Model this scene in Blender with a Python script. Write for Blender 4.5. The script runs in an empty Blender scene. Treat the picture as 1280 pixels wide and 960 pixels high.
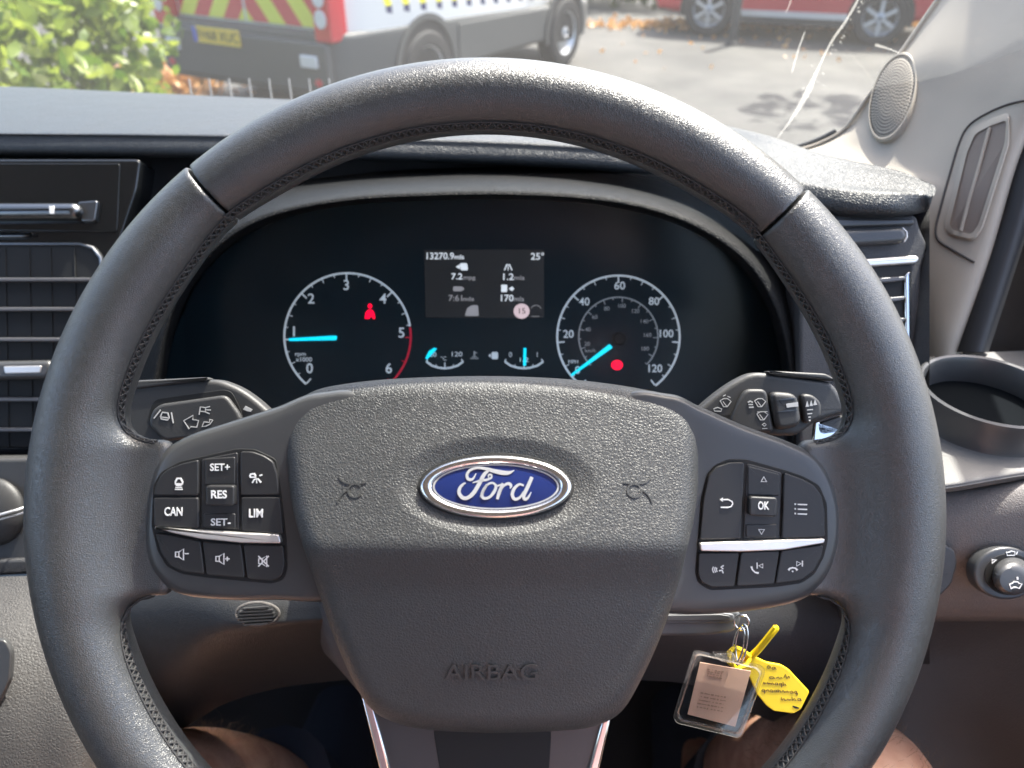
import bpy, bmesh, math, random
import numpy as np
from mathutils import Vector, Matrix

random.seed(7)
rng = np.random.default_rng(7)
scene = bpy.context.scene
col = scene.collection
rad = math.radians

# ------------------------------------------------------------------ camera
PITCH = rad(33.0)
EYE = Vector((0.0, 0.0, 1.68))
FPX = 961.0                                     # focal length in photo pixels (1280 wide)
CR = Vector((1, 0, 0))
CF = Vector((0, math.cos(PITCH), -math.sin(PITCH)))
CU = Vector((0, math.sin(PITCH), math.cos(PITCH)))
cam_data = bpy.data.cameras.new('camera')
cam = bpy.data.objects.new('camera', cam_data)
col.objects.link(cam)
cam.matrix_world = Matrix(((CR.x, CU.x, -CF.x, EYE.x), (CR.y, CU.y, -CF.y, EYE.y),
                           (CR.z, CU.z, -CF.z, EYE.z), (0, 0, 0, 1)))
cam_data.sensor_width = 36.0
cam_data.lens = FPX / 1280 * 36.0
cam_data.clip_start = 0.02
cam_data.clip_end = 500
cam_data.dof.use_dof = True
cam_data.dof.focus_distance = 0.37
cam_data.dof.aperture_fstop = 10.5
scene.camera = cam

# ------------------------------------------------------------------ world, sun, exposure
SUN_AZ, SUN_EL = rad(40), rad(56)
SUN_DIR = Vector((math.sin(SUN_AZ) * math.cos(SUN_EL), math.cos(SUN_AZ) * math.cos(SUN_EL), math.sin(SUN_EL)))
world = bpy.data.worlds.new('World')
scene.world = world
world.use_nodes = True
wn = world.node_tree
bgn = wn.nodes['Background']
sky = wn.nodes.new('ShaderNodeTexSky')
sky.sky_type = 'NISHITA'
sky.sun_disc = False
sky.sun_elevation = math.asin(SUN_DIR.z)
sky.sun_rotation = math.atan2(SUN_DIR.x, SUN_DIR.y)
sky.dust_density = 4.0
sky.air_density = 0.9
sky.ozone_density = 0.6
wn.links.new(sky.outputs[0], bgn.inputs[0])
bgn.inputs[1].default_value = 0.15
sun_data = bpy.data.lights.new('sun', 'SUN')
sun_data.energy = 3.3
sun_data.angle = rad(0.6)
sun_data.color = (1.0, 0.96, 0.90)
sun = bpy.data.objects.new('sun', sun_data)
col.objects.link(sun)
sun.rotation_euler = SUN_DIR.to_track_quat('Z', 'Y').to_euler()
vs = scene.view_settings
vs.view_transform = 'Standard'
vs.look = 'None'
vs.exposure = 2.4
vs.gamma = 1.0
vs.use_curve_mapping = False
scene.cycles.use_denoising = True
scene.cycles.max_bounces = 7
scene.cycles.diffuse_bounces = 4
scene.cycles.glossy_bounces = 4
scene.cycles.transparent_max_bounces = 16
scene.cycles.sample_clamp_indirect = 6.0
scene.cycles.caustics_reflective = False
scene.cycles.caustics_refractive = False

# ------------------------------------------------------------------ pixel rays -> real points
def P(px, py, d):
    return EYE + CR * ((px - 640) / FPX * d) + CU * ((480 - py) / FPX * d) + CF * d

def PZ(px, py, z):                               # where the ray meets height z (relative to the eye)
    u = (480 - py) / FPX
    return P(px, py, z / (u * math.cos(PITCH) - math.sin(PITCH)))

class Fr:                                        # a frame facing the driver at depth d
    def __init__(s, px, py, d):
        s.d = d; s.px = px; s.py = py
        s.o = P(px, py, d)
        s.k = d / FPX
        s.m = Matrix(((CR.x, CU.x, -CF.x, s.o.x), (CR.y, CU.y, -CF.y, s.o.y), (CR.z, CU.z, -CF.z, s.o.z), (0, 0, 0, 1)))
    def l(s, px, py, z=0.0):                     # z in photo pixels at this depth, towards the driver
        zz = z * s.k
        return (((px - 640) * (s.d - zz) - (s.px - 640) * s.d) / FPX, ((480 - py) * (s.d - zz) - (480 - s.py) * s.d) / FPX, zz)

# ------------------------------------------------------------------ materials
MATS = {}
def bsdf(name):
    m = bpy.data.materials.new(name); m.use_nodes = True
    n = m.node_tree
    return m, n, n.nodes['Principled BSDF']

def plain(name, c, rough=0.5, metal=0.0, emit=None, es=0.0, spec=0.5, coat=0.0):
    m, n, b = bsdf(name)
    b.inputs['Base Color'].default_value = (*c, 1)
    b.inputs['Roughness'].default_value = rough
    b.inputs['Metallic'].default_value = metal
    b.inputs['Specular IOR Level'].default_value = spec
    b.inputs['Coat Weight'].default_value = coat
    if emit:
        b.inputs['Emission Color'].default_value = (*emit, 1)
        b.inputs['Emission Strength'].default_value = es
    MATS[name] = m
    return m

def grain(name, c, rough, scale, bump, dist=0.0006, kind='voronoi', var=0.15, spec=0.5, warp=0.35, mottle=25.0, sheen=0.0, dust=0.0):
    """moulded plastic or leather: cell relief + slight mottling of colour and gloss"""
    m, n, b = bsdf(name)
    N = n.nodes; L = n.links
    tc = N.new('ShaderNodeTexCoord')
    nz = N.new('ShaderNodeTexNoise'); nz.inputs['Scale'].default_value = mottle; nz.inputs['Detail'].default_value = 4
    L.new(tc.outputs['Object'], nz.inputs['Vector'])
    ramp = N.new('ShaderNodeMapRange'); ramp.inputs['To Min'].default_value = 1 - var; ramp.inputs['To Max'].default_value = 1 + var
    L.new(nz.outputs['Fac'], ramp.inputs['Value'])
    mul = N.new('ShaderNodeVectorMath'); mul.operation = 'SCALE'
    mul.inputs[0].default_value = c
    L.new(ramp.outputs['Result'], mul.inputs['Scale'])
    if dust > 0:
        dn = N.new('ShaderNodeTexNoise'); dn.inputs['Scale'].default_value = 900; dn.inputs['Detail'].default_value = 2
        L.new(tc.outputs['Object'], dn.inputs['Vector'])
        dr = N.new('ShaderNodeMapRange'); dr.inputs['From Min'].default_value = 0.72; dr.inputs['From Max'].default_value = 0.8
        dr.inputs['To Max'].default_value = dust
        L.new(dn.outputs['Fac'], dr.inputs['Value'])
        mx = N.new('ShaderNodeMix'); mx.data_type = 'RGBA'
        L.new(dr.outputs['Result'], mx.inputs['Factor']); L.new(mul.outputs['Vector'], mx.inputs['A'])
        mx.inputs['B'].default_value = (0.5, 0.48, 0.45, 1)
        L.new(mx.outputs['Result'], b.inputs['Base Color'])
    else:
        L.new(mul.outputs['Vector'], b.inputs['Base Color'])
    r2 = N.new('ShaderNodeMapRange'); r2.inputs['To Min'].default_value = rough - 0.07; r2.inputs['To Max'].default_value = rough + 0.07
    L.new(nz.outputs['Fac'], r2.inputs['Value']); L.new(r2.outputs['Result'], b.inputs['Roughness'])
    b.inputs['Specular IOR Level'].default_value = spec
    b.inputs['Sheen Weight'].default_value = sheen
    bp = N.new('ShaderNodeBump'); bp.inputs['Strength'].default_value = bump; bp.inputs['Distance'].default_value = dist
    if kind == 'voronoi':
        wz = N.new('ShaderNodeTexNoise'); wz.inputs['Scale'].default_value = scale * 0.6; wz.inputs['Detail'].default_value = 3
        L.new(tc.outputs['Object'], wz.inputs['Vector'])
        sc = N.new('ShaderNodeVectorMath'); sc.operation = 'SCALE'; sc.inputs['Scale'].default_value = warp / scale * 3
        L.new(wz.outputs['Color'], sc.inputs[0])
        ad = N.new('ShaderNodeVectorMath'); ad.operation = 'ADD'
        L.new(tc.outputs['Object'], ad.inputs[0]); L.new(sc.outputs['Vector'], ad.inputs[1])
        vo = N.new('ShaderNodeTexVoronoi'); vo.feature = 'DISTANCE_TO_EDGE'; vo.inputs['Scale'].default_value = scale
        L.new(ad.outputs['Vector'], vo.inputs['Vector'])
        mr = N.new('ShaderNodeMapRange'); mr.inputs['From Max'].default_value = 0.28; mr.interpolation_type = 'SMOOTHSTEP'
        L.new(vo.outputs['Distance'], mr.inputs['Value'])
        hn = N.new('ShaderNodeTexNoise'); hn.inputs['Scale'].default_value = scale * 0.35; hn.inputs['Detail'].default_value = 5
        L.new(tc.outputs['Object'], hn.inputs['Vector'])
        mm = N.new('ShaderNodeMath'); mm.operation = 'MULTIPLY'
        L.new(mr.outputs['Result'], mm.inputs[0]); L.new(hn.outputs['Fac'], mm.inputs[1])
        L.new(mm.outputs['Value'], bp.inputs['Height'])
    else:
        hn = N.new('ShaderNodeTexNoise'); hn.inputs['Scale'].default_value = scale; hn.inputs['Detail'].default_value = 3; hn.inputs['Roughness'].default_value = 0.6
        L.new(tc.outputs['Object'], hn.inputs['Vector']); L.new(hn.outputs['Fac'], bp.inputs['Height'])
    L.new(bp.outputs['Normal'], b.inputs['Normal'])
    MATS[name] = m
    return m

grain('rim_leather', (0.037, 0.038, 0.038), 0.33, 1300, 0.42, 0.00035, var=0.14, spec=0.95, mottle=60, dust=0.04)
grain('pad_vinyl', (0.043, 0.0435, 0.043), 0.45, 800, 0.45, 0.0006, var=0.18, warp=0.5, spec=0.5)
grain('pad_smooth', (0.043, 0.0435, 0.043), 0.45, 1800, 0.2, 0.0003)
grain('dash_vinyl', (0.023, 0.026, 0.029), 0.42, 560, 0.55, 0.0007, var=0.2, warp=0.5)
grain('dash_plastic', (0.036, 0.036, 0.038), 0.55, 900, 0.5, 0.0005, var=0.12)
grain('lower_plastic', (0.13, 0.12, 0.113), 0.6, 700, 0.4, 0.0006, var=0.12)
grain('cowl_plastic', (0.019, 0.0185, 0.018), 0.55, 700, 0.4, 0.0006, var=0.12)
grain('console_plastic', (0.036, 0.034, 0.033), 0.6, 500, 0.5, 0.0007, var=0.15)
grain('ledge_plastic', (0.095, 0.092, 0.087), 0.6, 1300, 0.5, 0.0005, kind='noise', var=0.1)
grain('satin_black', (0.052, 0.053, 0.054), 0.34, 2500, 0.10, 0.0002, kind='noise', var=0.1, spec=0.55, dust=0.06)
grain('button_black', (0.018, 0.018, 0.019), 0.48, 2500, 0.12, 0.0002, kind='noise', var=0.1, dust=0.1)
grain('hood_plastic', (0.006, 0.0064, 0.007), 0.55, 600, 0.8, 0.0007, var=0.12, spec=0.14)
grain('stalk_plastic', (0.036, 0.036, 0.036), 0.5, 1800, 0.4, 0.0003, kind='noise', dust=0.12)
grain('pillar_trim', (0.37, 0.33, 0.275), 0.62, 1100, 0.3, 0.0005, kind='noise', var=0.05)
grain('recess_shade', (0.20, 0.165, 0.14), 0.7, 1100, 0.3, 0.0005, kind='noise', var=0.05)  # pillar trim darkened: the shade of a pocket put into the colour
grain('headliner', (0.68, 0.66, 0.63), 0.9, 900, 0.3, 0.001, kind='noise', var=0.06)
grain('bulkhead_trim', (0.42, 0.37, 0.35), 0.9, 500, 0.3, 0.001, kind='noise')
grain('cabin_dark', (0.05, 0.046, 0.045), 0.85, 500, 0.3, 0.001, kind='noise')
grain('seal_rubber', (0.014, 0.015, 0.018), 0.6, 800, 0.2, 0.0005, kind='noise')
grain('key_plastic', (0.11, 0.112, 0.115), 0.42, 1500, 0.2, 0.0003, kind='noise')
grain('thread', (0.034, 0.033, 0.033), 0.55, 3000, 0.3, 0.0002, kind='noise')
plain('gloss_black', (0.008, 0.009, 0.010), 0.12, coat=0.3)
plain('cup_shade', (0.006, 0.007, 0.008), 1.0, spec=0.0)  # gloss-free black that paints the shade inside a deep cup
plain('gap_black', (0.004, 0.004, 0.004), 0.7)
plain('cluster_face', (0.006, 0.016, 0.021), 0.5, spec=0.25)
plain('cluster_wall', (0.006, 0.011, 0.013), 0.7, spec=0.2)
plain('chrome', (0.78, 0.77, 0.75), 0.14, 1.0)
plain('satin_chrome', (0.78, 0.75, 0.72), 0.42, 0.85)
plain('dark_chrome', (0.20, 0.205, 0.21), 0.30, 1.0)
plain('slat_grey', (0.10, 0.10, 0.105), 0.35)
plain('badge_blue', (0.008, 0.018, 0.095), 0.18, 0.0, coat=1.0)
plain('badge_silver', (0.75, 0.76, 0.78), 0.3, 0.7)
plain('print_white', (0.78, 0.78, 0.76), 0.6)
plain('print_grey', (0.50, 0.50, 0.49), 0.6)
plain('dial_white', (0.55, 0.6, 0.62), 0.5, emit=(0.75, 0.85, 0.9), es=0.06)
plain('dial_dim', (0.22, 0.24, 0.25), 0.5, emit=(0.7, 0.78, 0.82), es=0.03)
plain('dial_red', (0.35, 0.01, 0.03), 0.5, emit=(0.8, 0.02, 0.06), es=0.06)
plain('needle_cyan', (0.0, 0.35, 0.45), 0.4, emit=(0.0, 0.62, 0.85), es=0.27)
plain('lamp_red', (0.6, 0.0, 0.02), 0.4, emit=(1.0, 0.0, 0.03), es=0.36)
plain('screen_glow', (0.012, 0.014, 0.016), 0.35, emit=(0.55, 0.58, 0.62), es=0.0035)
plain('screen_text', (0.5, 0.5, 0.5), 0.5, emit=(0.85, 0.9, 0.95), es=0.15)
plain('screen_dim', (0.2, 0.2, 0.2), 0.5, emit=(0.75, 0.72, 0.75), es=0.055)
plain('screen_pink', (0.4, 0.3, 0.3), 0.5, emit=(0.9, 0.68, 0.7), es=0.13)
plain('tag_paper', (0.88, 0.58, 0.42), 0.8)
plain('ink', (0.10, 0.045, 0.02), 0.8)
plain('tag_ink', (0.60, 0.38, 0.27), 0.8)
plain('steel', (0.62, 0.62, 0.60), 0.22, 1.0)
plain('tyre', (0.022, 0.022, 0.023), 0.85)
plain('van_white', (0.78, 0.78, 0.76), 0.35, coat=0.4)
plain('van_grey', (0.065, 0.068, 0.068), 0.6)
plain('van_dark', (0.02, 0.02, 0.02), 0.7)
plain('hi_vis_yellow', (0.72, 0.74, 0.08), 0.5)
plain('stripe_yellow', (0.85, 0.78, 0.02), 0.5)
plain('stripe_red', (0.60, 0.035, 0.045), 0.5)
plain('stripe_navy', (0.02, 0.025, 0.10), 0.5)
plain('plate_yellow', (0.88, 0.62, 0.06), 0.5)
plain('plate_blue', (0.08, 0.12, 0.6), 0.5)
plain('plate_black', (0.02, 0.02, 0.02), 0.6)
plain('lens_red', (0.60, 0.015, 0.03), 0.15, coat=0.6)
plain('lens_clear', (0.72, 0.70, 0.70), 0.15, coat=0.6)
plain('car_red', (0.42, 0.015, 0.03), 0.3, coat=0.8)
plain('rib_grey', (0.30, 0.30, 0.29), 0.6)
plain('alloy', (0.52, 0.53, 0.54), 0.35, 0.6)
plain('window_dark', (0.015, 0.018, 0.02), 0.06)
plain('post_dark', (0.035, 0.035, 0.033), 0.7)
plain('bark', (0.08, 0.06, 0.045), 0.9)
plain('shirt_cloth', (0.42, 0.24, 0.24), 0.9)
plain('shorts_cloth', (0.04, 0.045, 0.06), 0.9)

def leaf_mat(name, c1, c2, trans=0.5):
    m = bpy.data.materials.new(name); m.use_nodes = True
    n = m.node_tree; N = n.nodes; L = n.links
    N.remove(N['Principled BSDF'])
    out = N['Material Output']
    ge = N.new('ShaderNodeNewGeometry')
    mx = N.new('ShaderNodeMix'); mx.data_type = 'RGBA'
    mx.inputs['A'].default_value = (*c1, 1); mx.inputs['B'].default_value = (*c2, 1)
    L.new(ge.outputs['Random Per Island'], mx.inputs['Factor'])
    pb = N.new('ShaderNodeBsdfPrincipled'); pb.inputs['Roughness'].default_value = 0.38
    L.new(mx.outputs['Result'], pb.inputs['Base Color'])
    tr = N.new('ShaderNodeBsdfTranslucent'); L.new(mx.outputs['Result'], tr.inputs['Color'])
    ms = N.new('ShaderNodeMixShader'); ms.inputs['Fac'].default_value = trans
    L.new(pb.outputs[0], ms.inputs[1]); L.new(tr.outputs[0], ms.inputs[2])
    L.new(ms.outputs[0], out.inputs['Surface'])
    MATS[name] = m
leaf_mat('leaf_bright', (0.07, 0.14, 0.015), (0.30, 0.36, 0.05), 0.5)
leaf_mat('leaf_dark', (0.035, 0.06, 0.02), (0.09, 0.12, 0.035), 0.35)
leaf_mat('leaf_dry', (0.42, 0.20, 0.06), (0.62, 0.36, 0.13), 0.3)

def glass_mat(name, tint, dust, rough=0.02, refl=1.0):
    """thin sheet: clear transmission, fresnel mirror, and a film of dust that scatters sunlight"""
    m = bpy.data.materials.new(name); m.use_nodes = True
    n = m.node_tree; N = n.nodes; L = n.links
    N.remove(N['Principled BSDF']); out = N['Material Output']
    t = N.new('ShaderNodeBsdfTransparent'); t.inputs['Color'].default_value = (*tint, 1)
    g = N.new('ShaderNodeBsdfGlossy'); g.inputs['Roughness'].default_value = rough
    fr = N.new('ShaderNodeFresnel')
    ge = N.new('ShaderNodeNewGeometry')
    io = N.new('ShaderNodeMapRange'); io.inputs['To Min'].default_value = 1.45; io.inputs['To Max'].default_value = 1 / 1.45
    L.new(ge.outputs['Backfacing'], io.inputs['Value']); L.new(io.outputs['Result'], fr.inputs['IOR'])
    fm = N.new('ShaderNodeMath'); fm.operation = 'MULTIPLY'; fm.inputs[1].default_value = refl
    L.new(fr.outputs[0], fm.inputs[0])
    m1 = N.new('ShaderNodeMixShader'); L.new(fm.outputs[0], m1.inputs[0]); L.new(t.outputs[0], m1.inputs[1]); L.new(g.outputs[0], m1.inputs[2])
    last = m1
    if dust > 0:
        tr = N.new('ShaderNodeBsdfTranslucent'); tr.inputs['Color'].default_value = (0.85, 0.84, 0.8, 1)
        nz = N.new('ShaderNodeTexNoise'); nz.inputs['Scale'].default_value = 7; nz.inputs['Detail'].default_value = 6
        tc = N.new('ShaderNodeTexCoord'); L.new(tc.outputs['Object'], nz.inputs['Vector'])
        mr = N.new('ShaderNodeMapRange'); mr.inputs['To Min'].default_value = dust * 0.7; mr.inputs['To Max'].default_value = dust * 1.3
        L.new(nz.outputs['Fac'], mr.inputs['Value'])
        m2 = N.new('ShaderNodeMixShader'); L.new(mr.outputs['Result'], m2.inputs[0]); L.new(m1.outputs[0], m2.inputs[1]); L.new(tr.outputs[0], m2.inputs[2])
        last = m2
    L.new(last.outputs[0], out.inputs['Surface'])
    MATS[name] = m
glass_mat('windscreen_glass', (0.80, 0.815, 0.79), 0.017)
glass_mat('clear_plastic', (0.96, 0.96, 0.96), 0.0, 0.06)
glass_mat('acrylic_sheet', (0.90, 0.89, 0.89), 0.16, 0.05, 2.5)
glass_mat('dial_lens', (0.96, 0.97, 0.98), 0.0, 0.2, 0.25)
glass_mat('side_glass', (0.85, 0.9, 0.88), 0.03)
glass_mat('glass_streak', (1, 1, 1), 0.12, 0.3)

def asphalt():
    m, n, b = bsdf('asphalt'); N = n.nodes; L = n.links
    tc = N.new('ShaderNodeTexCoord')
    a = N.new('ShaderNodeTexNoise'); a.inputs['Scale'].default_value = 0.8; a.inputs['Detail'].default_value = 8; a.inputs['Roughness'].default_value = 0.65
    f = N.new('ShaderNodeTexNoise'); f.inputs['Scale'].default_value = 60; f.inputs['Detail'].default_value = 3
    L.new(tc.outputs['Object'], a.inputs['Vector']); L.new(tc.outputs['Object'], f.inputs['Vector'])
    r = N.new('ShaderNodeValToRGB'); r.color_ramp.elements[0].position = 0.35; r.color_ramp.elements[0].color = (0.032, 0.032, 0.030, 1)
    r.color_ramp.elements[1].position = 0.68; r.color_ramp.elements[1].color = (0.095, 0.092, 0.083, 1)
    L.new(a.outputs['Fac'], r.inputs['Fac'])
    mx = N.new('ShaderNodeMix'); mx.data_type = 'RGBA'; mx.blend_type = 'MULTIPLY'; mx.inputs['Factor'].default_value = 0.4
    L.new(r.outputs['Color'], mx.inputs['A']); L.new(f.outputs['Color'], mx.inputs['B'])
    L.new(mx.outputs['Result'], b.inputs['Base Color']); b.inputs['Roughness'].default_value = 0.85
    bp = N.new('ShaderNodeBump'); bp.inputs['Strength'].default_value = 0.5; bp.inputs['Distance'].default_value = 0.01
    L.new(f.outputs['Fac'], bp.inputs['Height']); L.new(bp.outputs['Normal'], b.inputs['Normal'])
    MATS['asphalt'] = m
asphalt()

def skin_mat():
    m, n, b = bsdf('skin'); N = n.nodes; L = n.links
    tc = N.new('ShaderNodeTexCoord'); a = N.new('ShaderNodeTexNoise'); a.inputs['Scale'].default_value = 45; a.inputs['Detail'].default_value = 5
    L.new(tc.outputs['Object'], a.inputs['Vector'])
    r = N.new('ShaderNodeValToRGB'); r.color_ramp.elements[0].color = (0.40, 0.20, 0.13, 1); r.color_ramp.elements[1].color = (0.60, 0.36, 0.25, 1)
    r.color_ramp.elements[0].position = 0.3; r.color_ramp.elements[1].position = 0.7
    L.new(a.outputs['Fac'], r.inputs['Fac']); L.new(r.outputs['Color'], b.inputs['Base Color'])
    b.inputs['Roughness'].default_value = 0.5; b.inputs['Subsurface Weight'].default_value = 0.15
    b.inputs['Subsurface Radius'].default_value = (0.01, 0.004, 0.002)
    MATS['skin'] = m
skin_mat()
plain('leg_hair', (0.16, 0.09, 0.045), 0.5)

# yellow tag: translucent plastic
m, n, b = bsdf('tag_yellow')
b.inputs['Base Color'].default_value = (0.85, 0.62, 0.01, 1); b.inputs['Roughness'].default_value = 0.4
b.inputs['Subsurface Weight'].default_value = 0.3; b.inputs['Subsurface Radius'].default_value = (0.004, 0.003, 0.001)
MATS['tag_yellow'] = m

# ------------------------------------------------------------------ mesh helpers
def wm(o):
    return o.matrix_basis.copy() if o.parent is None else wm(o.parent) @ o.matrix_parent_inverse @ o.matrix_basis

def mk(name, verts, faces, mat, parent=None, world=False, smooth=True, angle=35):
    if world and parent is not None:
        inv = wm(parent).inverted()
        verts = [inv @ Vector(v) for v in verts]
    me = bpy.data.meshes.new(name)
    me.from_pydata([tuple(v) for v in verts], [], faces)
    me.validate(); me.update()
    if smooth and len(me.polygons):
        me.shade_smooth()
        me.set_sharp_from_angle(angle=rad(angle))
    me.materials.append(MATS[mat])
    o = bpy.data.objects.new(name, me)
    col.objects.link(o)
    if parent is not None:
        o.parent = parent
    return o

def empty(name, loc=None, matrix=None, label=None, cat=None, group=None, kind=None):
    o = bpy.data.objects.new(name, None)
    o.empty_display_size = 0.05
    col.objects.link(o)
    if matrix is not None:
        o.matrix_world = matrix.copy()
    elif loc is not None:
        o.matrix_world = Matrix.Translation(Vector(loc))
    return tag(o, label, cat, group, kind)

def tag(o, label=None, cat=None, group=None, kind=None):
    if label: o['label'] = label
    if cat: o['category'] = cat
    if group: o['group'] = group
    if kind: o['kind'] = kind
    return o

def catmull(pts, n, closed=False):
    """resample through pts (any dimension)"""
    pts = np.array(pts, float); m = len(pts)
    out = []
    segs = m if closed else m - 1
    per = max(1, n // segs)
    for i in range(segs):
        if closed:
            p0, p1, p2, p3 = pts[(i - 1) % m], pts[i], pts[(i + 1) % m], pts[(i + 2) % m]
        else:
            p1, p2 = pts[i], pts[i + 1]
            p0 = pts[i - 1] if i > 0 else 2 * p1 - p2
            p3 = pts[i + 2] if i + 2 < m else 2 * p2 - p1
        for j in range(per):
            t = j / per
            out.append(0.5 * ((2 * p1) + (-p0 + p2) * t + (2 * p0 - 5 * p1 + 4 * p2 - p3) * t * t + (-p0 + 3 * p1 - 3 * p2 + p3) * t ** 3))
    if not closed:
        out.append(pts[-1])
    return np.array(out)

def rpoly(pts, r, n=5):
    """round the corners of a 2-D polygon (r: number or list)"""
    out = []; m = len(pts)
    for i in range(m):
        a, b, c = np.array(pts[i - 1], float), np.array(pts[i], float), np.array(pts[(i + 1) % m], float)
        rr = r[i] if isinstance(r, (list, tuple)) else r
        va, vc = a - b, c - b
        la, lc = np.linalg.norm(va), np.linalg.norm(vc)
        q = min(rr, la * 0.45, lc * 0.45)
        if q <= 1e-9:
            out.append(b); continue
        s, e = b + va / la * q, b + vc / lc * q
        for j in range(n + 1):
            t = j / n
            out.append((1 - t) ** 2 * s + 2 * t * (1 - t) * b + t * t * e)
    return np.array(out)

def area2(p):
    p = np.array(p); x, y = p[:, 0], p[:, 1]
    return 0.5 * np.sum(x * np.roll(y, -1) - np.roll(x, -1) * y)

def inset(p, d):
    """move a CCW outline inwards by d"""
    p = np.array(p, float)
    e = np.roll(p, -1, 0) - p
    ln = np.linalg.norm(e, axis=1, keepdims=True); ln[ln < 1e-12] = 1e-12
    nrm = np.stack([-e[:, 1], e[:, 0]], 1) / ln
    a = nrm + np.roll(nrm, 1, 0)
    la = np.linalg.norm(a, axis=1, keepdims=True); la[la < 1e-6] = 1e-6
    a = a / la
    cosv = np.clip(np.sum(a * nrm, axis=1, keepdims=True), 0.35, 1)
    return p + a * d / cosv

def plate_geo(outline, z0, z1, r=0.0, seg=3):
    p = np.array(outline, float)
    if area2(p) < 0: p = p[::-1]
    n = len(p); V = []; Fc = []
    rings = [(0.0, z0), (0.0, z1 - r)]
    for i in range(1, seg + 1):
        if r <= 0: break
        a = i / seg * math.pi / 2
        rings.append((r * (1 - math.cos(a)), z1 - r + r * math.sin(a)))
    if r <= 0: rings = [(0.0, z0), (0.0, z1)]
    else: rings.append((r * 1.18, z1))
    for ins, z in rings:
        q = inset(p, ins) if ins > 0 else p
        V += [(x, y, z) for x, y in q]
    for k in range(len(rings) - 1):
        for i in range(n):
            j = (i + 1) % n
            Fc.append((k * n + i, k * n + j, (k + 1) * n + j, (k + 1) * n + i))
    Fc.append(tuple(range((len(rings) - 1) * n, len(rings) * n)))
    Fc.append(tuple(reversed(range(n))))
    return V, Fc

def flat_caps(o):
    for p in list(o.data.polygons)[-2:]: p.use_smooth = False
    return o

def fplate(name, fr, pts, z0, z1, r, mat, parent, rc=0.0, n=5, tilt=None):
    """plate from photo-plane points in frame fr; z, r, rc in photo pixels of that frame"""
    if rc: rc = max(rc, 2.0 * r)
    q = rpoly(pts, rc, n) if rc else np.array(pts, float)
    loc = [fr.l(x, y, z1)[:2] for x, y in q]
    V, Fc = plate_geo(loc, z0 * fr.k, z1 * fr.k, r * fr.k)
    if tilt:
        V = [(x, y, z + tilt(x, y)) for x, y, z in V]
    return flat_caps(mk(name, V, Fc, mat, parent))

def join_geo(parts):
    V = []; Fc = []
    for v, f in parts:
        o = len(V); V += [tuple(a) for a in v]; Fc += [tuple(i + o for i in g) for g in f]
    return V, Fc

def stroke_geo(pts, w, z, h, closed=False):
    """flat ribbon of width w (or list) along 2-D pts, raised h"""
    p = np.array(pts, float); n = len(p)
    ws = np.array([w] * n if np.isscalar(w) else w, float)
    t = np.zeros_like(p)
    for i in range(n):
        a = p[i - 1] if (i > 0 or closed) else p[i]
        b = p[(i + 1) % n] if (i < n - 1 or closed) else p[i]
        t[i] = b - a
    t /= np.maximum(np.linalg.norm(t, axis=1, keepdims=True), 1e-9)
    nr = np.stack([-t[:, 1], t[:, 0]], 1)
    A = p + nr * ws[:, None] / 2; B = p - nr * ws[:, None] / 2
    V = [(*a, z + h) for a in A] + [(*b, z + h) for b in B] + [(*a, z) for a in A] + [(*b, z) for b in B]
    Fc = []
    for i in range(n if closed else n - 1):
        j = (i + 1) % n
        Fc += [(i, n + i, n + j, j), (2 * n + i, i, j, 2 * n + j), (n + i, 3 * n + i, 3 * n + j, n + j)]
    if not closed:
        Fc += [(0, 2 * n, 3 * n, n), (n - 1, 2 * n - 1, 4 * n - 1, 3 * n - 1)]
    return V, Fc

def strokes(name, fr, items, z, mat, parent, h=0.6, smooth_n=0):
    """icons: items = (pts, width[, closed]) in photo pixels, printed at height z (px)"""
    G = []
    for it in items:
        pts, w = it[0], it[1]; cl = it[2] if len(it) > 2 else False
        q = np.array(pts, float)
        if np.isscalar(w) is False: w = np.array(w, float)
        if smooth_n:
            if not np.isscalar(w):
                qq = catmull(np.column_stack([q, w]), smooth_n * (len(q) - 1), cl); q, w = qq[:, :2], qq[:, 2]
            else:
                q = catmull(q, smooth_n * (len(q) - 1), cl)
        loc = [fr.l(x, y, z)[:2] for x, y in q]
        G.append(stroke_geo(loc, np.array(w) * fr.k if not np.isscalar(w) else w * fr.k, z * fr.k, h * fr.k, cl))
    V, Fc = join_geo(G)
    return mk(name, V, Fc, mat, parent, smooth=False)

def fills(name, fr, polys, z, mat, parent, h=0.6):
    G = []
    for q in polys:
        G.append(plate_geo([fr.l(x, y, z)[:2] for x, y in q], z * fr.k, (z + h) * fr.k, 0))
    V, Fc = join_geo(G)
    return mk(name, V, Fc, mat, parent, smooth=False)

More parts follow.
